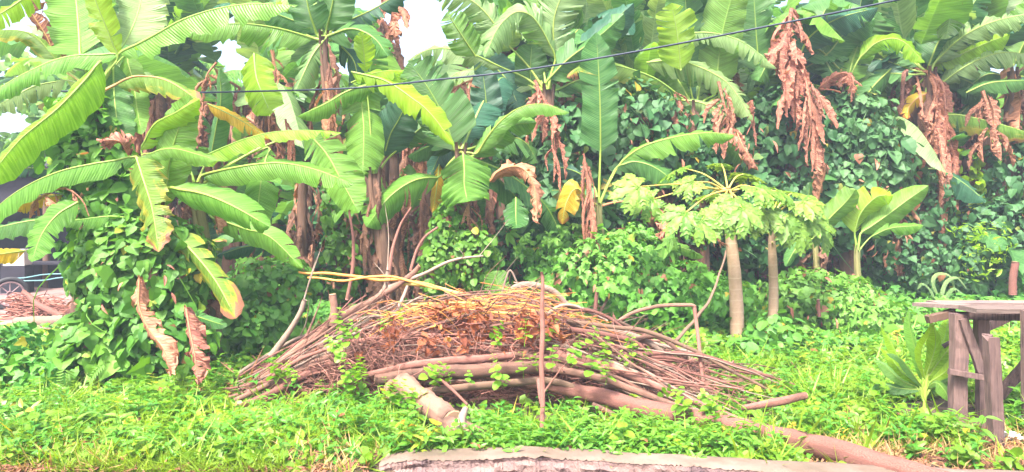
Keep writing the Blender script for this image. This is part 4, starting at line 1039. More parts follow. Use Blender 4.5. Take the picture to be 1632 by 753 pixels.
carpet('dry_grass', 'matted dry straw and trampled stems before the wooden stand', T_TUFT, 900, .12, 'straw', 4.05, 4.75, 42, upright=True, tilt=1.3, fn=lambda x, y: (((x - 2.35) / .8) ** 2 + ((y - 4.35) / .28) ** 2 < 1) | (((x - 3.1) / .3) ** 2 + ((y - 4.55) / .3) ** 2 < 1))
carpet('tall_weeds', 'taller weeds with broad leaves standing above the carpet', T_SPRIG2, 420, .19, 'cover', 4.3, 8.0, 51, upright=True, tilt=.25, tint=(0, .8), fn=lambda x, y: (np.abs(x + .1) > 1.9) | (y < 4.6))
carpet('tall_weeds', 'taller narrow-leaved weeds standing above the carpet', T_SPRIG, 520, .21, 'herb', 4.3, 8.0, 52, upright=True, tilt=.25, fn=lambda x, y: (np.abs(x + .1) > 1.9) | (y < 4.5))
carpet('tall_grass', 'long grass blades arching above the creepers', T_TUFT, 900, .27, 'grass', 4.15, 8.5, 53, upright=True, tilt=.35, fn=lambda x, y: (np.abs(x + .1) > 1.7) | (y < 4.5))
# ------------------------------------------------------------------ papaya trees
def papaya_leaf(root, crown, centre, size, nrm, seed, m='papaya_leaf'):
    rng = np.random.default_rng(seed)
    centre = np.asarray(centre, float); z = unit(np.asarray(nrm, float)); out = centre - crown
    y = unit(out - (out @ z) * z); x = np.cross(y, z)
    b = Buf()
    for k, a in enumerate((0, .72, -.72, 1.42, -1.42, 2.15, -2.15)):
        ln = size * (1, .95, .95, .8, .8, .55, .55)[k] * rng.uniform(.9, 1.08)
        d = y * math.cos(a) + x * math.sin(a)
        C = curve([centre, centre + d * ln * .5 - z * ln * .04, centre + d * ln - z * ln * rng.uniform(.15, .4)], 14)
        w = ln * .17
        t = np.linspace(0, 1, 14); prof = np.interp(t, [0, .12, .35, .5, .62, .75, .9, 1], [.25, .45, .85, .8, 1.35, .75, .55, 0.02])
        prof = prof * np.where((np.arange(14) % 3) == 1, 1.12, .9)
        T = unit(np.gradient(C, axis=0)); S = unit(np.cross(T, z))
        G = np.stack([C + S * (w * prof * q)[:, None] + z * (abs(q) * w * .22)  for q in (-1, -.5, 0, .5, 1)], 1)
        G = G + rng.normal(size=G.shape) * size * .008
        b.grid(G, None, rng.uniform(.2, .9))
        for j, q in ((7, 1), (7, -1), (9, 1), (9, -1), (4, 1), (4, -1)):     # side lobes
            p0 = C[j]; dd = unit(T[j] * .7 + S[j] * q); l2 = ln * .3
            C2 = curve([p0, p0 + dd * l2 * .6, p0 + dd * l2 - z * l2 * .15], 6); S2 = unit(np.cross(unit(np.gradient(C2, axis=0)), z))
            pr = np.array([.6, .9, .9, .7, .4, .02]) * w * .5
            b.grid(np.stack([C2 + S2 * (pr * u)[:, None] + z * .002 for u in (-1, 0, 1)], 1), None, rng.uniform(.2, .9))
    o = b.build('leaf', M[m], root, smooth=True)
    q = Buf(); mid_ = (crown + centre) / 2 + UP * .05
    q.tube([crown, mid_, centre + z * .002], [.012, .009, .006], 6, tint=rng.random()); q.build('stalk', M['papaya_stalk'], o, smooth=True)
def papaya(label, Y, base, top, r0, r1, leaves, dead=None, seed=0):
    bw = P(base[0], base[1], Y); bw[2] = float(ground_z(bw[0], Y)); tw = P(top[0], top[1], Y)
    root = empty('papaya_tree', bw, label, 'papaya tree', 'papaya trees beside the heap')
    b = Buf(); b.tube([bw - UP * .1, bw * .6 + tw * .4 + np.array([.015, 0, 0]), bw * .2 + tw * .8 - np.array([.01, 0, 0]), tw], [r0, r0 * .93, r1, r1 * .55], 16, rough=.03, samples=50)
    b.build('trunk', M['papaya_bark'], root, smooth=True)
    rng = np.random.default_rng(seed)
    for i, (lx, ly, dy, s, tilt) in enumerate(leaves):
        c = P(lx, ly, Y + dy); out = unit(c - tw)
        nrm = UP * (1.1 - tilt) + CAMD * tilt + out * .35 + rng.normal(size=3) * .1
        papaya_leaf(root, tw - UP * rng.uniform(0, .06), c, s / FPX * Y, nrm, seed * 40 + i)
    if dead:
        for j, ln in enumerate(dead): dead_bunch(root, [P(x, y, Y - .1) for x, y in ln], .05, seed + 77 + j, 5)
    # leaf scars and stubs under the crown
    q = Buf()
    for i in range(10):
        a = i * 2.4; p = tw - UP * (.08 + .035 * i); d = np.array([math.cos(a), math.sin(a), .5])
        q.tube([p + d * r1 * .4, p + d * r1 * 1.6], [.012, .009], 6, tint=.7)
    q.build('stalk_stub', M['papaya_stalk'], root)
papaya('papaya tree with the thicker trunk, left one of the pair', 8.0, (1176, 560), (1160, 300), .078, .062, [
    (1018, 298, -.5, 48, .45), (1040, 318, -.2, 44, .5), (1088, 268, .1, 46, .35), (1104, 290, -.3, 36, .4), (1150, 262, .4, 30, .2), (1185, 278, .1, 42, .3), (1205, 300, -.3, 46, .4),
    (1240, 306, -.1, 44, .35), (1092, 340, -.5, 46, .5), (1118, 352, -.6, 40, .6), (1150, 340, -.6, 46, .55), (1182, 332, -.6, 44, .5), (1130, 312, .3, 38, .4), (1168, 318, -.5, 34, .5)], [[(1140, 365), (1142, 380), (1155, 393)]], seed=3)
papaya('papaya tree with the thinner trunk, right one of the pair', 8.3, (1230, 545), (1232, 345), .058, .05, [
    (1262, 308, .1, 44, .3), (1280, 322, -.4, 40, .4), (1222, 338, -.5, 42, .5), (1250, 346, -.5, 44, .5), (1288, 346, -.3, 46, .5), (1200, 348, -.4, 40, .5), (1272, 366, -.5, 40, .6), (1305, 366, -.2, 44, .5), (1238, 322, .3, 40, .3)], seed=4)

# ------------------------------------------------------------------ the heap of cut brush
HX, HY = -.28, 6.15
def heap_h(x): return (0.72 + .06 * np.sin(5.3 * x + 1) + .045 * np.sin(11 * x)) * np.exp(-np.abs((x - HX) / np.where(x < HX, 1.25, 1.5)) ** 2.3)
def hero(label, pts, r, m='bark', **kw):
    return branch([P(*p) for p in pts], [q / FPX * pts[0][2] for q in r], m, label=label, seed=len(label), **kw)
hero('thick peeled log at the front right, running out over the end of the kerb', [(800, 596, 5.6), (960, 634, 5.3), (1100, 668, 4.92), (1262, 702, 4.44), (1345, 724, 4.17), (1480, 764, 3.78), (1640, 815, 3.4)], [8, 11, 13, 14, 14, 15, 15], 'bark_pink', cut=True, sides=14)
hero('short pale branch stub with a rounded end right of the heap', [(1182, 650, 5.0), (1225, 643, 5.0), (1284, 631, 5.05)], [4, 7, 6], 'bark_pink', cut='end', sides=12)
hero('stout log pointing at the viewer under the middle of the heap', [(610, 575, 6.0), (655, 622, 5.3), (700, 656, 4.85), (722, 672, 4.68)], [13, 15, 16, 15], 'bark', cut=True, sides=14)
hero('lower short log with a root knob lying at the front of the heap', [(672, 640, 5.15), (715, 675, 4.66), (745, 698, 4.45)], [10, 12, 13], 'bark', cut='end', sides=12)
hero('forked root stub leaning on the short front log', [(738, 694, 4.46), (735, 672, 4.5), (742, 652, 4.6)], [10, 7, 5], 'bark_grey', cut='end', sides=10)
hero('blunt root piece right of the forked stub', [(730, 676, 4.56), (752, 684, 4.5), (772, 688, 4.46)], [8, 9, 5], 'bark', cut='end', sides=10)
hero('long grey limb rising from lower left to a cut end above the heap', [(408, 612, 5.9), (470, 562, 6.0), (530, 515, 6.1), (600, 474, 6.2), (636, 452, 6.25), (668, 425, 6.3)], [4, 6, 8, 6, 5, 4], 'bark', cut='end', twigs=2, sides=12)
hero('upright sawn stub on the long grey limb', [(530, 520, 6.05), (533, 495, 6.05), (530, 470, 6.05)], [9, 6, 6], 'bark', cut='end')
hero('grey branch leaning left at the left flank of the heap', [(432, 568, 6.1), (458, 532, 6.1), (478, 500, 6.1), (486, 478, 6.1)], [6, 5, 4, 4], 'bark_grey', twigs=2)
hero('lowest pole of the left end, pointing down into the grass', [(378, 650, 5.25), (440, 622, 5.5), (500, 592, 5.7), (560, 570, 5.8)], [5, 6, 7, 7], 'bark_pink', cut=True)
hero('second pole of the left end just above the lowest one', [(372, 640, 5.4), (430, 612, 5.6), (500, 580, 5.8), (600, 545, 5.9)], [4, 5, 6, 5], 'bark')
hero('third pole of the left end ending in the vines', [(395, 615, 5.9), (455, 590, 5.9), (540, 560, 5.9), (640, 528, 6.0)], [4, 4, 5, 4], 'bark_grey')
hero('long straight pole across the middle front of the heap', [(560, 604, 5.55), (650, 585, 5.5), (740, 574, 5.5), (820, 566, 5.6)], [5, 6, 7, 6], 'bark_pink', cut='end')
hero('thick pale pole below the straight one', [(600, 606, 5.5), (700, 594, 5.45), (800, 588, 5.45), (900, 588, 5.6)], [9, 11, 11, 9], 'bark', cut=True, sides=12)
hero('bent pole low at the front middle', [(620, 632, 5.35), (700, 622, 5.3), (790, 612, 5.3), (880, 608, 5.4), (960, 640, 5.3)], [5, 6, 6, 6, 4], 'bark_dark')
hero('pale broken log showing behind the front poles', [(600, 575, 5.9), (680, 572, 5.8), (760, 580, 5.75)], [13, 15, 13], 'bark', cut=True, sides=12)
hero('right-hand pole sloping down to the big log', [(880, 560, 5.7), (960, 582, 5.6), (1060, 622, 5.4), (1140, 655, 5.3), (1200, 676, 5.1)], [7, 7, 6, 5, 4], 'bark_pink')
hero('second right-hand pole, sloping just above the big log', [(860, 585, 5.55), (960, 606, 5.4), (1060, 640, 5.2), (1160, 672, 5.0)], [6, 6, 5, 3], 'bark')
hero('grey elbowed limb at the right shoulder of the heap', [(900, 525, 6.0), (945, 522, 6.0), (985, 530, 6.0), (1030, 545, 6.0), (1062, 568, 6.0)], [6, 7, 7, 5, 4], 'bark_grey', twigs=1, sides=12)
hero('short prop under the grey elbowed limb', [(985, 532, 6.0), (995, 555, 5.95), (1006, 572, 5.95)], [5, 5, 4], 'bark_grey')
hero('dark rod rising steeply from the right shoulder to the papaya', [(1058, 564, 6.1), (1092, 528, 6.4), (1130, 480, 6.8), (1152, 425, 7.2), (1157, 400, 7.4)], [3.5, 3, 2.6, 2, 1.6], 'bark_dark')
hero('thin rod arching over at the right of the heap', [(975, 518, 6.2), (1010, 498, 6.2), (1050, 488, 6.1), (1100, 487, 6.0), (1108, 490, 6.0)], [3.5, 3, 3, 3, 3], 'bark')
hero('snapped half of the arching rod hanging to the ground', [(1107, 488, 6.0), (1114, 545, 5.9), (1122, 628, 5.7)], [3.2, 3, 2.5], 'bark_pink')
hero('straight thin stick lying right of the elbowed limb', [(1060, 573, 6.1), (1100, 577, 6.2), (1144, 573, 6.3)], [3, 2.6, 2], 'bark_dark')
hero('thick dead branch low in the leaves left of the papaya foot', [(1128, 610, 6.6), (1160, 598, 6.8), (1195, 578, 7.0)], [4, 5, 5], 'bark_dark')
hero('tall thin upright stick standing in front of the heap', [(864, 705, 4.6), (866, 640, 4.64), (863, 560, 4.66), (864, 480, 4.7), (863, 434, 4.72)], [3.5, 4, 4, 4, 2.5], 'bark_pink', twigs=1)
hero('short shredded stick leaning on the tall upright stick', [(866, 655, 4.66), (861, 632, 4.7), (858, 605, 4.78)], [3, 3.5, 4], 'bark_pink')
hero('pale grey vine stem looping over the top of the heap', [(812, 488, 6.5), (818, 462, 6.5), (845, 454, 6.5), (880, 463, 6.5), (904, 486, 6.5)], [6, 5.5, 5, 5, 4], 'bark_grey', sides=12)
hero('short dark stub poking from the top of the heap', [(852, 508, 6.3), (856, 488, 6.3), (860, 468, 6.3)], [5, 4, 4], 'bark_dark', cut='end')
hero('pinkish upright shoot at the left back of the heap', [(553, 478, 6.6), (562, 430, 6.6), (563, 380, 6.6), (557, 335, 6.6)], [3, 3, 2.4, 1.6], 'bark_pink')
hero('pinkish curved shoot rising behind the heap', [(618, 455, 6.7), (626, 400, 6.7), (638, 360, 6.7), (656, 330, 6.7)], [3, 2.8, 2.2, 1.6], 'bark_pink', twigs=1)
hero('short curved twig near the two tall shoots', [(655, 432, 6.6), (664, 400, 6.6), (678, 378, 6.6), (698, 362, 6.6)], [2.6, 2.3, 2, 1.5], 'bark_pink')
hero('slender branch reaching right above the heap', [(612, 462, 6.5), (670, 440, 6.5), (715, 418, 6.5), (770, 408, 6.5)], [4, 3, 2.5, 1.5], 'bark_grey', twigs=2)
hero('grey branch slanting up behind the sawn stub', [(555, 515, 6.3), (580, 492, 6.35), (612, 462, 6.4), (618, 430, 6.4)], [6, 5, 4, 3], 'bark_grey', twigs=2)
hero('uppermost orange vine stem strung across the top', [(476, 434, 6.3), (540, 437, 6.3), (600, 446, 6.3), (660, 450, 6.3), (740, 470, 6.2)], [1.8, 2.4, 2.6, 2.2, 2], 'twig_orange')
hero('lower orange vine stem crossing the upper one', [(490, 443, 6.25), (540, 447, 6.25), (620, 440, 6.25), (700, 462, 6.25), (760, 472, 6.2)], [1.6, 2, 2.2, 2, 1.6], 'twig_orange')
hero('yellow vine stem arching over the top middle', [(640, 452, 6.3), (700, 460, 6.25), (750, 474, 6.2), (800, 486, 6.2)], [2.2, 2.6, 2.4, 2], 'twig_yellow')
hero('yellow vine stem lying along the crest', [(655, 486, 6.1), (740, 484, 6.05), (820, 490, 6.05), (900, 505, 6.05)], [2, 2.4, 2.2, 1.6], 'twig_yellow')
hero('yellowish pole across the orange leaves', [(700, 506, 5.95), (760, 498, 5.9), (850, 503, 5.9)], [2.4, 2.6, 2.2], 'twig_yellow')
hero('steep grey switch crossing the upper left of the heap', [(610, 530, 6.0), (635, 490, 6.1), (650, 455, 6.2)], [3, 3, 2.5], 'bark_grey')
hero('purple diagonal switch low in the middle', [(675, 585, 5.35), (710, 612, 5.25), (745, 646, 5.15)], [2.2, 2.6, 2], 'bark_pink')
hero('dark crooked root left of the stout log', [(640, 600, 5.5), (618, 615, 5.4), (622, 638, 5.3), (665, 652, 5.2), (690, 655, 5.15)], [4, 5, 5, 4, 3], 'bark_dark', sides=10)
hero('pinkish stick poking toward the kerb right of centre', [(945, 645, 5.2), (975, 660, 5.1), (998, 682, 4.95)], [4, 4, 3], 'bark')

def loose_branches():
    rng = np.random.default_rng(77)
    labels = {0: 'thin brown branch on the sloping left side of the brush heap', 1: 'thin brown branch lying across the middle of the brush heap', 2: 'thin brown branch fanning out on the right side of the brush heap'}
    for i in range(190):
        u = rng.uniform(-1.0, 1.0); side = 0 if u < -.4 else (2 if u > .4 else 1)
        cx = HX + (u * 1.55 if u < 0 else u * 2.0)
        front = rng.random()
        h = float(heap_h(np.array(cx)))
        v = rng.uniform(-.95, .35)                      # -1 front foot, 0 crest
        y = HY + v * .62; zc = max(.05, h * (1 - abs(v) ** 1.7) * rng.uniform(.86, 1.02)) + .03
        ang = {0: rng.normal(.42, .2), 1: rng.normal(0.02, .14), 2: rng.normal(-.26, .12)}[side]
        if rng.random() < .28: ang += rng.normal(0, .45)
        Ln = rng.uniform(.6, 1.7)
        hd = np.array([math.cos(ang), rng.normal(0, .16), math.sin(ang)])
        bend = rng.normal(size=3) * .05 + UP * .03
        a = np.array([cx, y, zc]) - hd * Ln / 2; e = np.array([cx, y, zc]) + hd * Ln / 2
        for p in (a, e):
            hh = float(heap_h(np.array(p[0]))); lim = hh * (1 - min(1, abs((p[1] - HY) / .75)) ** 1.7) + .06
            p[2] = np.clip(p[2], float(ground_z(p[0], p[1])) + .04, max(lim + .06, .1))
        r = rng.choice([.005, .007, .009, .013, .018], p=[.3, .3, .22, .12, .06])
        if i < 26: r = rng.uniform(.014, .022); bend = bend * 2; a = a + (a - e) * .15; a[2] = max(a[2], .05)
        branch([a, (a + e) / 2 + bend, e], [r, r * .85, r * .5], rng.choice(['bark', 'bark_pink', 'bark_grey', 'bark_dark'], p=[.35, .4, .17, .08]), label=labels[side], group=labels[side].replace('thin brown branch', 'thin branches'), seed=i, twigs=int(rng.integers(0, 4)), sides=7)
loose_branches()
def long_sticks():
    rng = np.random.default_rng(91)
    for i in range(44):
        left = i % 2 == 0; f = rng.random()
        if left: a = P(rng.uniform(372, 440), rng.uniform(608, 650), 5.6 + .25 * rng.random()); e = P(rng.uniform(560, 680), rng.uniform(470, 560), 5.95 + .3 * rng.random())
        else: a = P(rng.uniform(1080, 1215), rng.uniform(618, 668), 5.15 + .25 * rng.random()); e = P(rng.uniform(820, 960), rng.uniform(525, 590), 5.7 + .3 * rng.random())
        a[2] = max(a[2], float(ground_z(a[0], a[1])) + .03)
        r = rng.uniform(.004, .011)
        lab = 'long straight stick fanning down to the lower ' + ('left' if left else 'right') + ' edge of the brush heap'
        branch([a, (a + e) / 2 + rng.normal(size=3) * .03, e], [r * .6, r, r], str(rng.choice(['bark', 'bark_pink', 'bark_grey'])), label=lab, group=lab.replace('stick', 'sticks'), seed=300 + i, twigs=int(rng.integers(0, 3)), sides=7)
long_sticks()
def tangle():
    rng = np.random.default_rng(8); b = Buf()
    n = 5200
    u = rng.normal(0, .55, n); cx = HX + np.where(u < 0, u * 1.35, u * 1.5); v = rng.uniform(-.95, .6, n)
    h = heap_h(cx); y = HY + v * .6
    z = h * (1 - np.abs(v) ** 1.7) * rng.uniform(.45, 1.0, n) + rng.uniform(0, .04, n)
    ln = rng.uniform(.08, .45, n); s = np.clip((cx - HX) / 1.3, -1, 1)
    ang = -s * .35 + rng.normal(size=n) * .6
    for i in range(n):
        d = np.array([math.cos(ang[i]), rng.normal() * .35, math.sin(ang[i])]) * ln[i] / 2
        c = np.array([cx[i], y[i], max(z[i], .03)])
        b.tube([c - d, c + rng.normal(size=3) * .03, c + d], [rng.uniform(.0018, .005), .0012], 4, tint=rng.random(), samples=6, cap=False)
    tag(b.build('twig_tangle', M['twig']), 'tangle of fine reddish twigs filling the heap of cut brush', 'twigs', kind='stuff')
    b2 = Buf()                                       # small curled side twigs standing off the front
    for i in range(260):
        cx_ = rng.uniform(-2.0, 1.5) if i > 120 else rng.normal(-1.15, .3); f = rng.uniform(.2, .95); hh = float(heap_h(np.array(cx_)))
        c = np.array([cx_, HY - .62 * (1 - f ** 2) ** .5 - .02, hh * f + .03]); l = rng.uniform(.08, .3)
        d = unit(rng.normal(size=3) * np.array([1, .5, 1]) + np.array([0, -.4, .2])) * l
        b2.tube([c - d * .3, c + d * .3 + rng.normal(size=3) * .04, c + d * .7 + rng.normal(size=3) * .05, c + d + rng.normal(size=3) * .05], [.0045, .002], 5, tint=rng.random(), samples=10, cap=False)
    tag(b2.build('side_twigs', M['bark_pink']), 'curled side twigs standing off the front of the heap', 'twigs', kind='stuff')
    b = Buf(); m = 1500                              # fine orange and yellow vine stems near the crest
    for i in range(170):
        cx_ = rng.uniform(-1.1, .7); c = np.array([cx_, HY + rng.uniform(-.35, .2), float(heap_h(np.array(cx_))) * rng.uniform(.9, 1.04)]); l = rng.uniform(.2, .7); a = rng.normal() * .25
        d = np.array([math.cos(a), rng.normal() * .3, math.sin(a)]) * l / 2
        b.tube([c - d, c + rng.normal(size=3) * .04 + UP * .02, c + d], [.003, .0018], 4, tint=rng.random(), samples=8, cap=False)
    tag(b.build('vine_stems', M['twig_orange']), 'fine orange vine stems lying over the crest of the heap', 'twigs', kind='stuff')
    b = Buf(); p = []
    for (px, py, Y, rx, ry, k) in ((625, 530, 5.7, 16, 30, 45), (760, 510, 5.7, 26, 22, 70), (715, 498, 5.8, 30, 16, 60), (838, 520, 5.65, 22, 28, 90), (880, 525, 5.7, 20, 24, 50), (690, 545, 5.6, 26, 22, 35), (560, 560, 5.6, 40, 22, 15), (790, 540, 5.55, 60, 20, 50), (735, 550, 5.55, 14, 20, 25)):
        for _ in range(k): p.append(P(px + rng.normal() * rx * .6, py + rng.normal() * ry * .5, Y + rng.uniform(-.12, .3)))
    p = np.array(p); q = len(p)
    stamp(b, T_CURL, p, frames(rng.normal(size=(q, 3)) + CAMD * .3 + UP * .4, -UP * .5 + rng.normal(size=(q, 3)) * .9), rng.uniform(.02, .085, q) ** 1.0, rng.random(q))
    tag(b.build('dry_leaves', M['brown_leaf']), 'orange-brown dried leaves still hanging on the cut brush', 'dry leaves', kind='stuff')
    # earth and rotten litter in the core of the heap
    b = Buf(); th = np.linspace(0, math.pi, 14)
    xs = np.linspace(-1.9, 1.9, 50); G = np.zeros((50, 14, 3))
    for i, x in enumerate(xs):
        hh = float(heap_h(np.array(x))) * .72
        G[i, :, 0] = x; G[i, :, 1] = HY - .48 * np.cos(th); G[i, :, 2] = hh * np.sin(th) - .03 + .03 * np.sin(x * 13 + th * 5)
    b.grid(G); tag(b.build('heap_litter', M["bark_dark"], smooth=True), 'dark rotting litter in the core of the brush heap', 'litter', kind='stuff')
T_CURL = tmpl([(0, 0), (0.3, 0.2), (0.34, 0.5), (0.18, 0.85), (0, 1)], 0.8, 0.6)
tangle()

# green shoots growing through and onto the heap
def shoots():
    rng = np.random.default_rng(9); b = Buf(); p = []
    for (px, py, Y, n) in ((570, 600, 5.3, 10), (540, 560, 5.4, 5), (640, 640, 5.0, 12), (700, 590, 5.2, 4), (860, 570, 5.3, 4), (760, 600, 5.2, 5), (960, 590, 5.2, 6), (800, 540, 5.3, 3), (1000, 560, 5.6, 8), (1110, 650, 4.9, 8), (460, 590, 5.5, 6), (620, 515, 5.6, 3), (910, 540, 5.6, 5), (560, 525, 5.7, 4)):
        for _ in range(n): p.append(P(px + rng.normal() * 22, py + rng.normal() * 10 + 12, Y + rng.uniform(-.1, .1)))
    p = np.array(p); q = len(p)
    stamp(b, T_SPRIG2, p, frames(UP + rng.normal(size=(q, 3)) * .3, rng.normal(size=(q, 3))), rng.uniform(.1, .2, q), rng.uniform(.5, 1, q))
    tag(b.build('green_shoots', M['cover']), 'fresh green shoots coming up through the brush heap', 'shoots', kind='stuff')
shoots()

# dead litter and leaning brown stems behind the heap
def back_stems():
    for i, (px, Y, h, lean, r) in enumerate(((470, 9.6, 1.9, .1, .08), (500, 10.2, 2.1, -.1, .1), (535, 9.8, 1.7, .2, .08), (640, 10.0, 2.2, -.1, .1), (668, 9.6, 1.9, .1, .09), (700, 10.4, 2.2, .0, .1), (790, 9.9, 2.0, .1, .1), (820, 10.3, 2.2, -.1, .1), (590, 10.5, 2.4, 0, .1), (1060, 10.6, 1.6, .1, .1), (1410, 11.0, 2.0, 0, .09), (1530, 11.2, 2.2, .1, .1), (1580, 11.1, 2.2, -.1, .1))):
        x = (px - PCX) / FPX * Y; bw = np.array([x, Y, float(ground_z(x, Y))]); tw = bw + np.array([lean, 0, h])
        root = empty('bare_banana_plant', bw, 'bare brown banana stem wrapped in dried sheaths in the shade', 'banana plant', 'bare banana stems in the shade')
        b = Buf(); b.tube([bw - UP * .05, (bw + tw) / 2 + np.array([lean * .3, 0, 0]), tw], [r * 1.2, r, r * .6], 12, rough=.07, samples=24); b.build('pseudostem', M['pseudostem_dry'], root, smooth=True)
        skirt(root, bw, tw, r, 300 + i, 22, kind='dead' if i % 2 else 'dead_dark')
back_stems()
# ------------------------------------------------------------------ wooden stand at the right edge
def wood(root, name, a, e, w, d, m='old_wood', face=None, jag=False, seed=0):
    """a sawn post or board from a to e with slightly uneven faces"""
    rng = np.random.default_rng(seed + 50)
    a, e = np.asarray(a, float), np.asarray(e, float); T = unit(e - a)
    ref = np.array([0, 1.0, 0]) if face is None else np.asarray(face, float)
    D = unit(ref - (ref @ T) * T); S = np.cross(T, D)
    n = 14; C = a + (e - a) * np.linspace(0, 1, n)[:, None]
    corners = [(-1, -1), (-.86, -1), (.86, -1), (1, -1), (1, -.86), (1, .86), (1, 1), (.86, 1), (-.86, 1), (-1, 1), (-1, .86), (-1, -.86)]
    corners = [(-.9, -1), (.9, -1), (1, -.9), (1, .9), (.9, 1), (-.9, 1), (-1, .9), (-1, -.9)]
    G = np.stack([C + S * (sx * w / 2) + D * (sy * d / 2) for sx, sy in corners], 1)
    G += rng.normal(size=G.shape) * min(w, d) * .025
    G += (np.sin(np.linspace(0, 5, n) + seed)[:, None, None] * S * w * .03)
    if jag: G[-1] += T * rng.uniform(-.02, .03, (8, 1)); 
    b = Buf(); b.grid(G, None, rng.uniform(.3, .7), close=True)
    for k in (0, n - 1):
        c0 = G[k].mean(0)
        idx = np.arange(8); v = np.concatenate([G[k], c0[None]])
        f = np.stack([idx, (idx + 1) % 8, np.full(8, 8)], 1)
        if k == 0: f = f[:, ::-1]
        b.add(v, f, np.full(8, 3), None, .5)
    return b.build(name, M[m], root)
def stand():
    Y = 4.75
    base = P(1585, 720, 4.5); base[2] = 0
    root = empty('wooden_stand', P(1540, 700, 4.75) * np.array([1, 1, 0]), 'rough unpainted wooden stand with a plank top and crooked legs', 'wooden stand')
    g = lambda x, y: float(ground_z(x, y)) - .03
    def post(px, ytop, Y, w, d, pyb=None, dx=0, **k):
        t = P(px, ytop, Y); bt = P(px + dx, ytop, Y); bt[2] = g(t[0], Y)
        return wood(root, 'leg', bt, t, w, d, **k)
    post(1528, 500, 4.98, .095, .075, dx=-2, seed=1)
    post(1564, 503, 5.05, .08, .06, dx=4, seed=2)
    post(1580, 540, 4.42, .07, .065, dx=8, seed=3, jag=True, m='old_wood')
    post(1634, 495, 4.75, .035, .05, dx=2, seed=4)
    post(1700, 500, 4.98, .09, .07, seed=5)
    wood(root, 'tabletop', P(1466, 485, 5.35), P(1542, 489, 5.0), .15, .028, m='plank_wood', face=UP, seed=6)
    wood(root, 'tabletop', P(1500, 486.5, 5.2) + np.array([0, .12, 0]), P(1760, 487, 5.2) + np.array([0, .12, 0]), .16, .026, m='plank_wood', face=UP, seed=7)
    wood(root, 'tabletop', P(1541, 493, 4.88), P(1760, 495, 4.86), .20, .03, m='plank_wood', face=UP, seed=8)
    wood(root, 'rail', P(1522, 503, 5.05), P(1740, 508, 5.0), .05, .045, seed=9)
    wood(root, 'brace', P(1535, 508, 4.93), P(1563, 592, 4.93), .055, .03, seed=10)
    wood(root, 'crossbar', P(1512, 592, 4.92), P(1576, 604, 4.88), .035, .04, seed=11)
    wood(root, 'brace', P(1505, 556, 5.35), P(1606, 505, 5.2), .06, .035, seed=12)
    wood(root, 'brace', P(1592, 632, 5.1), P(1640, 575, 5.0), .07, .04, seed=13)
    wood(root, 'bracket', P(1478, 510, 5.1), P(1520, 498, 5.1), .05, .06, m='bark_dark', seed=14)
stand()

# ------------------------------------------------------------------ broad-leaved clump, stakes, arching leaves
def clump():
    bw = P(1472, 628, 5.3); bw[2] = float(ground_z(bw[0], 5.3))
    root = empty('broad_leaf_plant', bw, 'clump of long upright lime and green blades in front of the wooden stand', 'plant')
    L = [((1470, 610), (1462, 570), (1452, 530), (1452, 505), 15, 'bright'), ((1478, 610), (1492, 570), (1503, 540), (1506, 512), 22, 'lime'), ((1475, 605), (1488, 560), (1486, 530), (1480, 512), 20, 'lime'),
         ((1465, 612), (1440, 580), (1425, 552), (1412, 528), 14, 'lime'), ((1465, 615), (1440, 595), (1425, 572), (1412, 562), 15, 'lime'), ((1480, 612), (1510, 590), (1525, 570), (1536, 560), 18, 'lime'),
         ((1462, 618), (1440, 608), (1415, 585), (1402, 580), 16, 'bright'), ((1485, 618), (1515, 605), (1535, 600), (1552, 606), 15, 'bright'), ((1470, 618), (1450, 590), (1437, 575), (1420, 570), 15, 'mid'),
         ((1470, 622), (1440, 620), (1415, 615), (1400, 622), 16, 'mid'), ((1480, 622), (1500, 618), (1520, 622), (1535, 632), 15, 'bright'), ((1474, 608), (1468, 570), (1478, 545), (1490, 525), 16, 'lime'),
         ((1472, 612), (1498, 575), (1520, 545), (1530, 530), 16, 'lime'), ((1468, 618), (1455, 610), (1440, 622), (1432, 640), 16, 'bright'), ((1478, 618), (1490, 612), (1502, 625), (1508, 640), 16, 'bright')]
    for i, q in enumerate(L):
        pts = [P(1472 + (x - 1472) * 1.15, 628 + (y - 628) * 1.1, 5.3 + .25 * math.sin(i * 2.1) * k / 3) for k, (x, y) in enumerate(q[:4])]
        leaf_part(root, bw + UP * .06, pts, q[4] / FPX * 5.3 * .7, CAMD + UP * .9 + np.array([.3 * math.sin(i * 3), 0, 0]), q[5], seed=500 + i, fold=.35, droop=.3, nt=16, nv=3, base_w=.45, tip_pow=1.4, ruffle=.03)
    q = Buf(); q.tube([bw - UP * .03, P(1480, 590, 5.3), P(1500, 560, 5.28)], [.014, .01, .004], 6); q.build('stem', M['midrib_green'], root, smooth=True)
clump()
def small_banana_leaf():
    bw = P(795, 500, 7.6); bw[2] = float(ground_z(bw[0], 7.6))
    root = empty('banana_sucker', bw, 'single squarish banana leaf of a sucker just behind the heap crest', 'banana plant')
    leaf_part(root, bw, [P(800, 480, 7.4), P(793, 455, 7.4), P(786, 432, 7.4)], .13, CAMD + UP * .3, 'bright', seed=610, fold=.1, droop=.2, base_w=.2)
    q = Buf(); q.tube([bw - UP * .03, P(800, 480, 7.4)], [.035, .015], 8, smooth=False); q.build('pseudostem', M['pseudostem'], root, smooth=True)
small_banana_leaf()
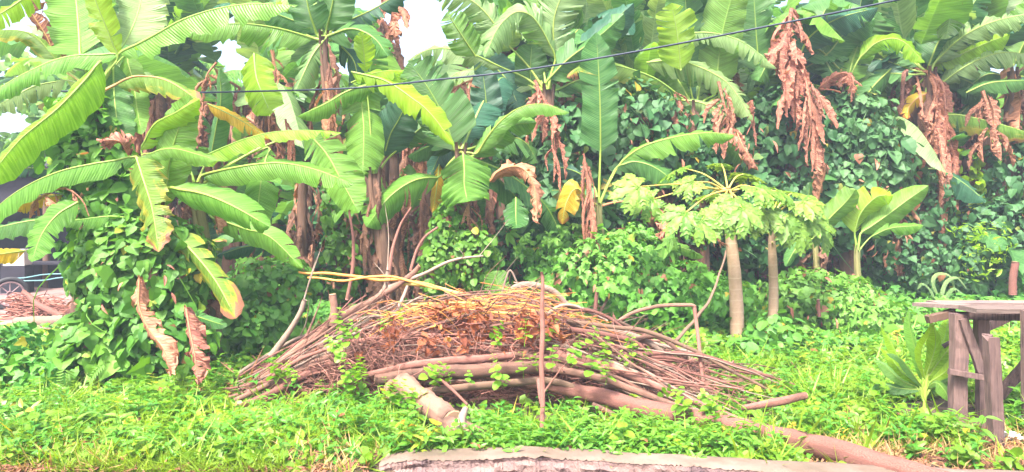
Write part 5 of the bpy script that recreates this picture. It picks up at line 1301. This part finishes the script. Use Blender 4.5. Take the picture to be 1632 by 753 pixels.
def arching():
    bw = P(1490, 478, 10.2); bw[2] = float(ground_z(bw[0], 10.2))
    root = empty('strap_leaf_plant', bw, 'plant with pale strap leaves arching over beyond the wooden stand', 'plant')
    for i, q in enumerate([((1497, 475), (1488, 450), (1495, 436), (1515, 440), (1524, 468)), ((1500, 478), (1508, 450), (1526, 442), (1542, 462)), ((1492, 478), (1482, 460), (1470, 452), (1462, 462)), ((1505, 478), (1520, 460), (1535, 468))]):
        leaf_part(root, None, [P(x, y, 10.1 - .05 * i) for x, y in q], .03, CAMD * .7 + UP, 'pale', seed=620 + i, fold=.3, droop=.3, nt=16, nv=2, tears=0, rib=False)
arching()
branch([P(948, 505, 7.9), P(950, 482, 7.9), P(952, 460, 7.9)], [.024, .022, .02], 'bark_pink', label='reddish sawn stump standing up in the vine mound', cut='end', name='stump', cat='stump', sides=12)
branch([P(955, 500, 8.0), P(964, 485, 8.0), P(970, 472, 8.0)], [.02, .018, .012], 'bark', label='smaller slanting stub beside the reddish stump', name='stump', cat='stump', sides=10)
branch([P(1614, 470, 9.8), P(1615, 440, 9.8), P(1618, 418, 9.8)], [.05, .048, .045], 'bark_pink', label='tan cut post standing in the vines beyond the wooden stand', cut='end', name='stump', cat='stump', sides=12)
branch([P(1306, 505, 8.4), P(1305, 490, 8.4), P(1304, 478, 8.4)], [.02, .02, .018], 'bark_pink', label='small brown stub on the mound right of the papayas', cut='end', name='stump', cat='stump', sides=10)
branch([P(800, 470, 7.2), P(808, 442, 7.2), P(815, 432, 7.2), P(830, 470, 7.2), P(836, 500, 7.2)], [.012, .011, .01, .009, .007], 'bark_grey', label='thin bare shoot bent double behind the looping vine stem')
branch([P(1390, 742, 4.35), P(1450, 722, 4.42), P(1540, 742, 4.2), P(1620, 752, 4.1)], [.008, .01, .01, .008], 'bark_pink', label='long thin stick on the ground before the wooden stand')

# rubbish by the kerb at the right edge
def rubbish():
    for i, (px, py, Y, s, lab) in enumerate(((1618, 702, 4.8, .055, 'crumpled white plastic bag beside the dark leg of the stand'), (1612, 735, 4.5, .04, 'smaller crumpled white scrap nearer the kerb'))):
        rng = np.random.default_rng(i); c = P(px, py, Y); c[2] = float(ground_z(c[0], Y)) + s * .45 + .03
        n, m = 14, 18; th = np.linspace(.05, math.pi - .05, n)[:, None]; ph = np.linspace(0, 2 * math.pi, m, endpoint=False)[None]
        r = s * (1 + .25 * np.sin(5 * ph + 3 * th + i) + .2 * rng.normal(size=(n, m)) * np.sin(th))
        G = c + np.stack([r * np.sin(th) * np.cos(ph) * 1.3, r * np.sin(th) * np.sin(ph), r * np.cos(th) * .6 + 0 * ph], -1)
        b = Buf(); b.grid(G, close=True); tag(b.build('plastic_bag', M['white_bag'], origin=c), lab, 'plastic bag')
rubbish()

# ------------------------------------------------------------------ overhead cable
b = Buf()
pts = [P(x, y, Y) for x, y, Y in ((-260, 132, 9.8), (-40, 142, 8.8), (180, 147, 7.8), (300, 148, 7.35), (400, 146, 7.0), (560, 141, 6.8), (700, 127, 6.6), (820, 114, 6.5), (1000, 85, 6.3), (1230, 41, 6.1), (1440, -2, 5.9), (1700, -60, 5.6))]
b.tube(pts, [.0085, .0085], 8, samples=120)
q = Buf()
tag(b.build('cable', M['cable_black'], smooth=True), 'thin blue-black cable slung across in front of the banana leaves', 'cable')

# ------------------------------------------------------------------ the yard at the left: shed, hoses, wheel, firewood
def shed():
    root = empty('shed', (-8.2, 14.0, .25), 'low dark shed with a sheet roof behind the left banana leaves', 'shed')
    b = Buf(); n = 90; xs = np.linspace(-12.5, -7.9, n)
    G = np.stack([np.stack([xs, np.full(n, 12.6), 2.30 + .02 * np.sin(xs * 40)], 1), np.stack([xs, np.full(n, 15.5), 2.75 + .02 * np.sin(xs * 40)], 1)], 1)
    G2 = G[:, ::-1].copy(); G2[..., 2] -= .03
    b.grid(np.concatenate([G, G2, G[:, :1]], 1)); b.build('roof', M['shed_roof'], root, smooth=True)
    b = Buf(); b.box((-10.2, 15.2, 1.4), (4.4, .1, 2.5)); b.box((-7.98, 14.2, 1.3), (.08, 1.9, 2.3)); b.build('wall', M['shed_dark'], root)
    for x in (-12.2, -10.1, -8.05):
        b = Buf(); b.tube([(x, 12.8, .15), (x, 12.8, 2.3)], [.06, .055], 8, smooth=False); b.build('post', M['bark_dark'], root, smooth=True)
    b = Buf(); b.box((-9.6, 12.85, 1.9), (3.6, .05, .4), jit=.01); b.build('beam_board', M['shed_dark'], root)
shed()
def bench():
    root = empty('low_bench', (-8.4, 12.4, .2), 'dark low bench under the shed roof behind the hoses', 'bench')
    b = Buf(); b.box((-8.2, 12.6, .66), (2.4, .5, .05), jit=.01); b.build('seat', M['shed_dark'], root)
    b = Buf(); b.box((-8.2, 12.8, .42), (2.3, .05, .42), jit=.01); b.build('side_panel', M['shed_dark'], root)
    for x in (-9.2, -7.2):
        b = Buf(); b.box((x, 12.42, .42), (.07, .07, .44)); b.build('leg', M['bark_dark'], root)
bench()
def box_():
    root = empty('white_box', P(30, 432, 12.0), 'small white block standing on the yard behind the wheel', 'box')
    b = Buf(); c = P(28, 430, 12.0); c[2] = float(ground_z(c[0], 12)) + .62; b.box((c[0], c[1], c[2]), (.3, .3, .26), rz=.2, jit=.006)
    b.build('block', M['white_paint'], root)
    b = Buf(); b.box((c[0], c[1], c[2] - .37), (.36, .36, .46), rz=.2, jit=.01); b.build('base', M['shed_dark'], root)
box_()
for i, (dy, lab) in enumerate(((0, 'upper pale blue hose lying across the yard'), (5, 'lower pale blue hose sagging across the yard'))):
    b = Buf(); b.tube([P(5, 445 + dy, 11.6), P(40, 443 + dy, 11.6), P(70, 438 + dy + i * 4, 11.5), P(110, 437 + dy, 11.4), P(190, 440 + dy, 11.4)], [.010], 8, samples=40)
    tag(b.build('hose', M['hose_blue'], smooth=True), lab, 'hose')
def wheel():
    Y = 10.2; c = P(16, 466, Y); r = 27 / FPX * Y
    c[2] = float(ground_z(c[0], Y)) + r + .02
    root = empty('cart_wheel', c - UP * r, 'small cart wheel with a black tyre and shiny rim at the left edge', 'wheel')
    ax = unit(np.array([.75, -1, .0])); a1 = UP; a2 = np.cross(ax, a1); th = np.linspace(0, 2 * math.pi, 40, endpoint=False)
    def ring(rr, rt, w=1.0):
        phi = np.linspace(0, 2 * math.pi, 12, endpoint=False)
        G = c + (np.cos(th)[:, None, None] * a1 + np.sin(th)[:, None, None] * a2) * (rr + rt * np.cos(phi))[None, :, None] + ax * (rt * w * np.sin(phi))[None, :, None]
        return np.concatenate([G, G[:1]], 0)
    b = Buf(); b.grid(ring(r - .03, .032), close=True); b.build('tyre', M['rubber'], root, smooth=True)
    b = Buf(); b.grid(ring(r - .07, .014, 1.6), close=True); rim = b.build('rim', M['rusty_metal'], root, smooth=True)
    b = Buf(); b.tube([c - ax * .07, c + ax * .07], [.04, .04], 14, smooth=False); b.build('hub', M['rusty_metal'], root, smooth=True)
    for k in range(8):
        d = math.cos(k * math.pi / 4) * a1 + math.sin(k * math.pi / 4) * a2
        b = Buf(); b.tube([c + d * .03, c + d * (r - .07)], [.009, .007], 6, smooth=False); b.build('spoke', M['rusty_metal'], root)
wheel()
def yard_wood():
    rng = np.random.default_rng(3); b = Buf()
    for i in range(420):
        c = P(rng.uniform(22, 100), 0, rng.uniform(9.4, 10.4)); c[2] = float(ground_z(c[0], c[1])) + rng.uniform(.03, .30) * math.exp(-((c[1] - 9.9) / .4) ** 2)
        a = rng.normal() * .5; l = rng.uniform(.15, .5); d = np.array([math.cos(a), rng.normal() * .5, math.sin(a) * .5]) * l
        b.tube([c - d / 2, c + rng.normal(size=3) * .03, c + d / 2], [.008, .003], 4, tint=rng.random(), samples=6, cap=False)
    tag(b.build('twig_tangle', M['twig']), 'small heap of fine brushwood on the dirt yard beside the wheel', 'twigs', kind='stuff')
    branch([P(38, 466, 10.0), P(65, 488, 9.6), P(98, 505, 9.3)], [.035, .04, .045], 'bark_pink', label='bare pole slanting over the brushwood in the yard', cut=True, name='pole', cat='pole')
    b = Buf(); wr = P(62, 524, 9.0); wr[2] = float(ground_z(wr[0], 9.0)) + .09
    branch([wr - np.array([.28, 0, .01]), wr, wr + np.array([.3, .02, .02])], [.075, .08, .07], 'bark_grey', label='short pale log lying at the near edge of the yard', cut=True, name='log', cat='log', sides=14)
yard_wood()

# small orange flower in the blue-green creeper
def flower():
    c = P(1251, 290, 10.5); root = empty('flower', c, 'single orange flower glowing in the blue-green creeper', 'flower')
    b = Buf(); k = np.arange(6) * 1.047
    tip = np.stack([np.cos(k), np.zeros(6), np.sin(k)], 1)
    stamp(b, T_ROUND, np.repeat(c[None], 6, 0), frames(np.repeat(CAMD[None], 6, 0) + tip * .3, tip), np.full(6, .05), np.full(6, .5))
    b.build('petals', M['orange_petal'], root)
    b = Buf(); b.tube([c + np.array([0, .3, -.15]), c + np.array([0, .15, 0]), c], [.004, .003], 5); b.build('stalk', M['midrib_green'], root)
flower()
# ------------------------------------------------------------------ bluish volume added to imitate lens glare and lift the shadows
def glare_veil():
    b = Buf(); b.box((0, 39, 4.6), (160, 120, 12.2))
    m, nt, out = mat('glare_veil'); nt.nodes.clear()
    out = nt.nodes.new('ShaderNodeOutputMaterial'); v = nt.nodes.new('ShaderNodeVolumePrincipled')
    v.inputs['Color'].default_value = (0.68, 0.80, 0.97, 1); v.inputs['Density'].default_value = 0.0034; v.inputs['Anisotropy'].default_value = 0.0
    nt.links.new(v.outputs[0], out.inputs['Volume'])
    tag(b.build('glare_veil', m), 'thin bluish veil added over the whole lot to lift its shadows', 'glare_veil', kind='stuff')
glare_veil()
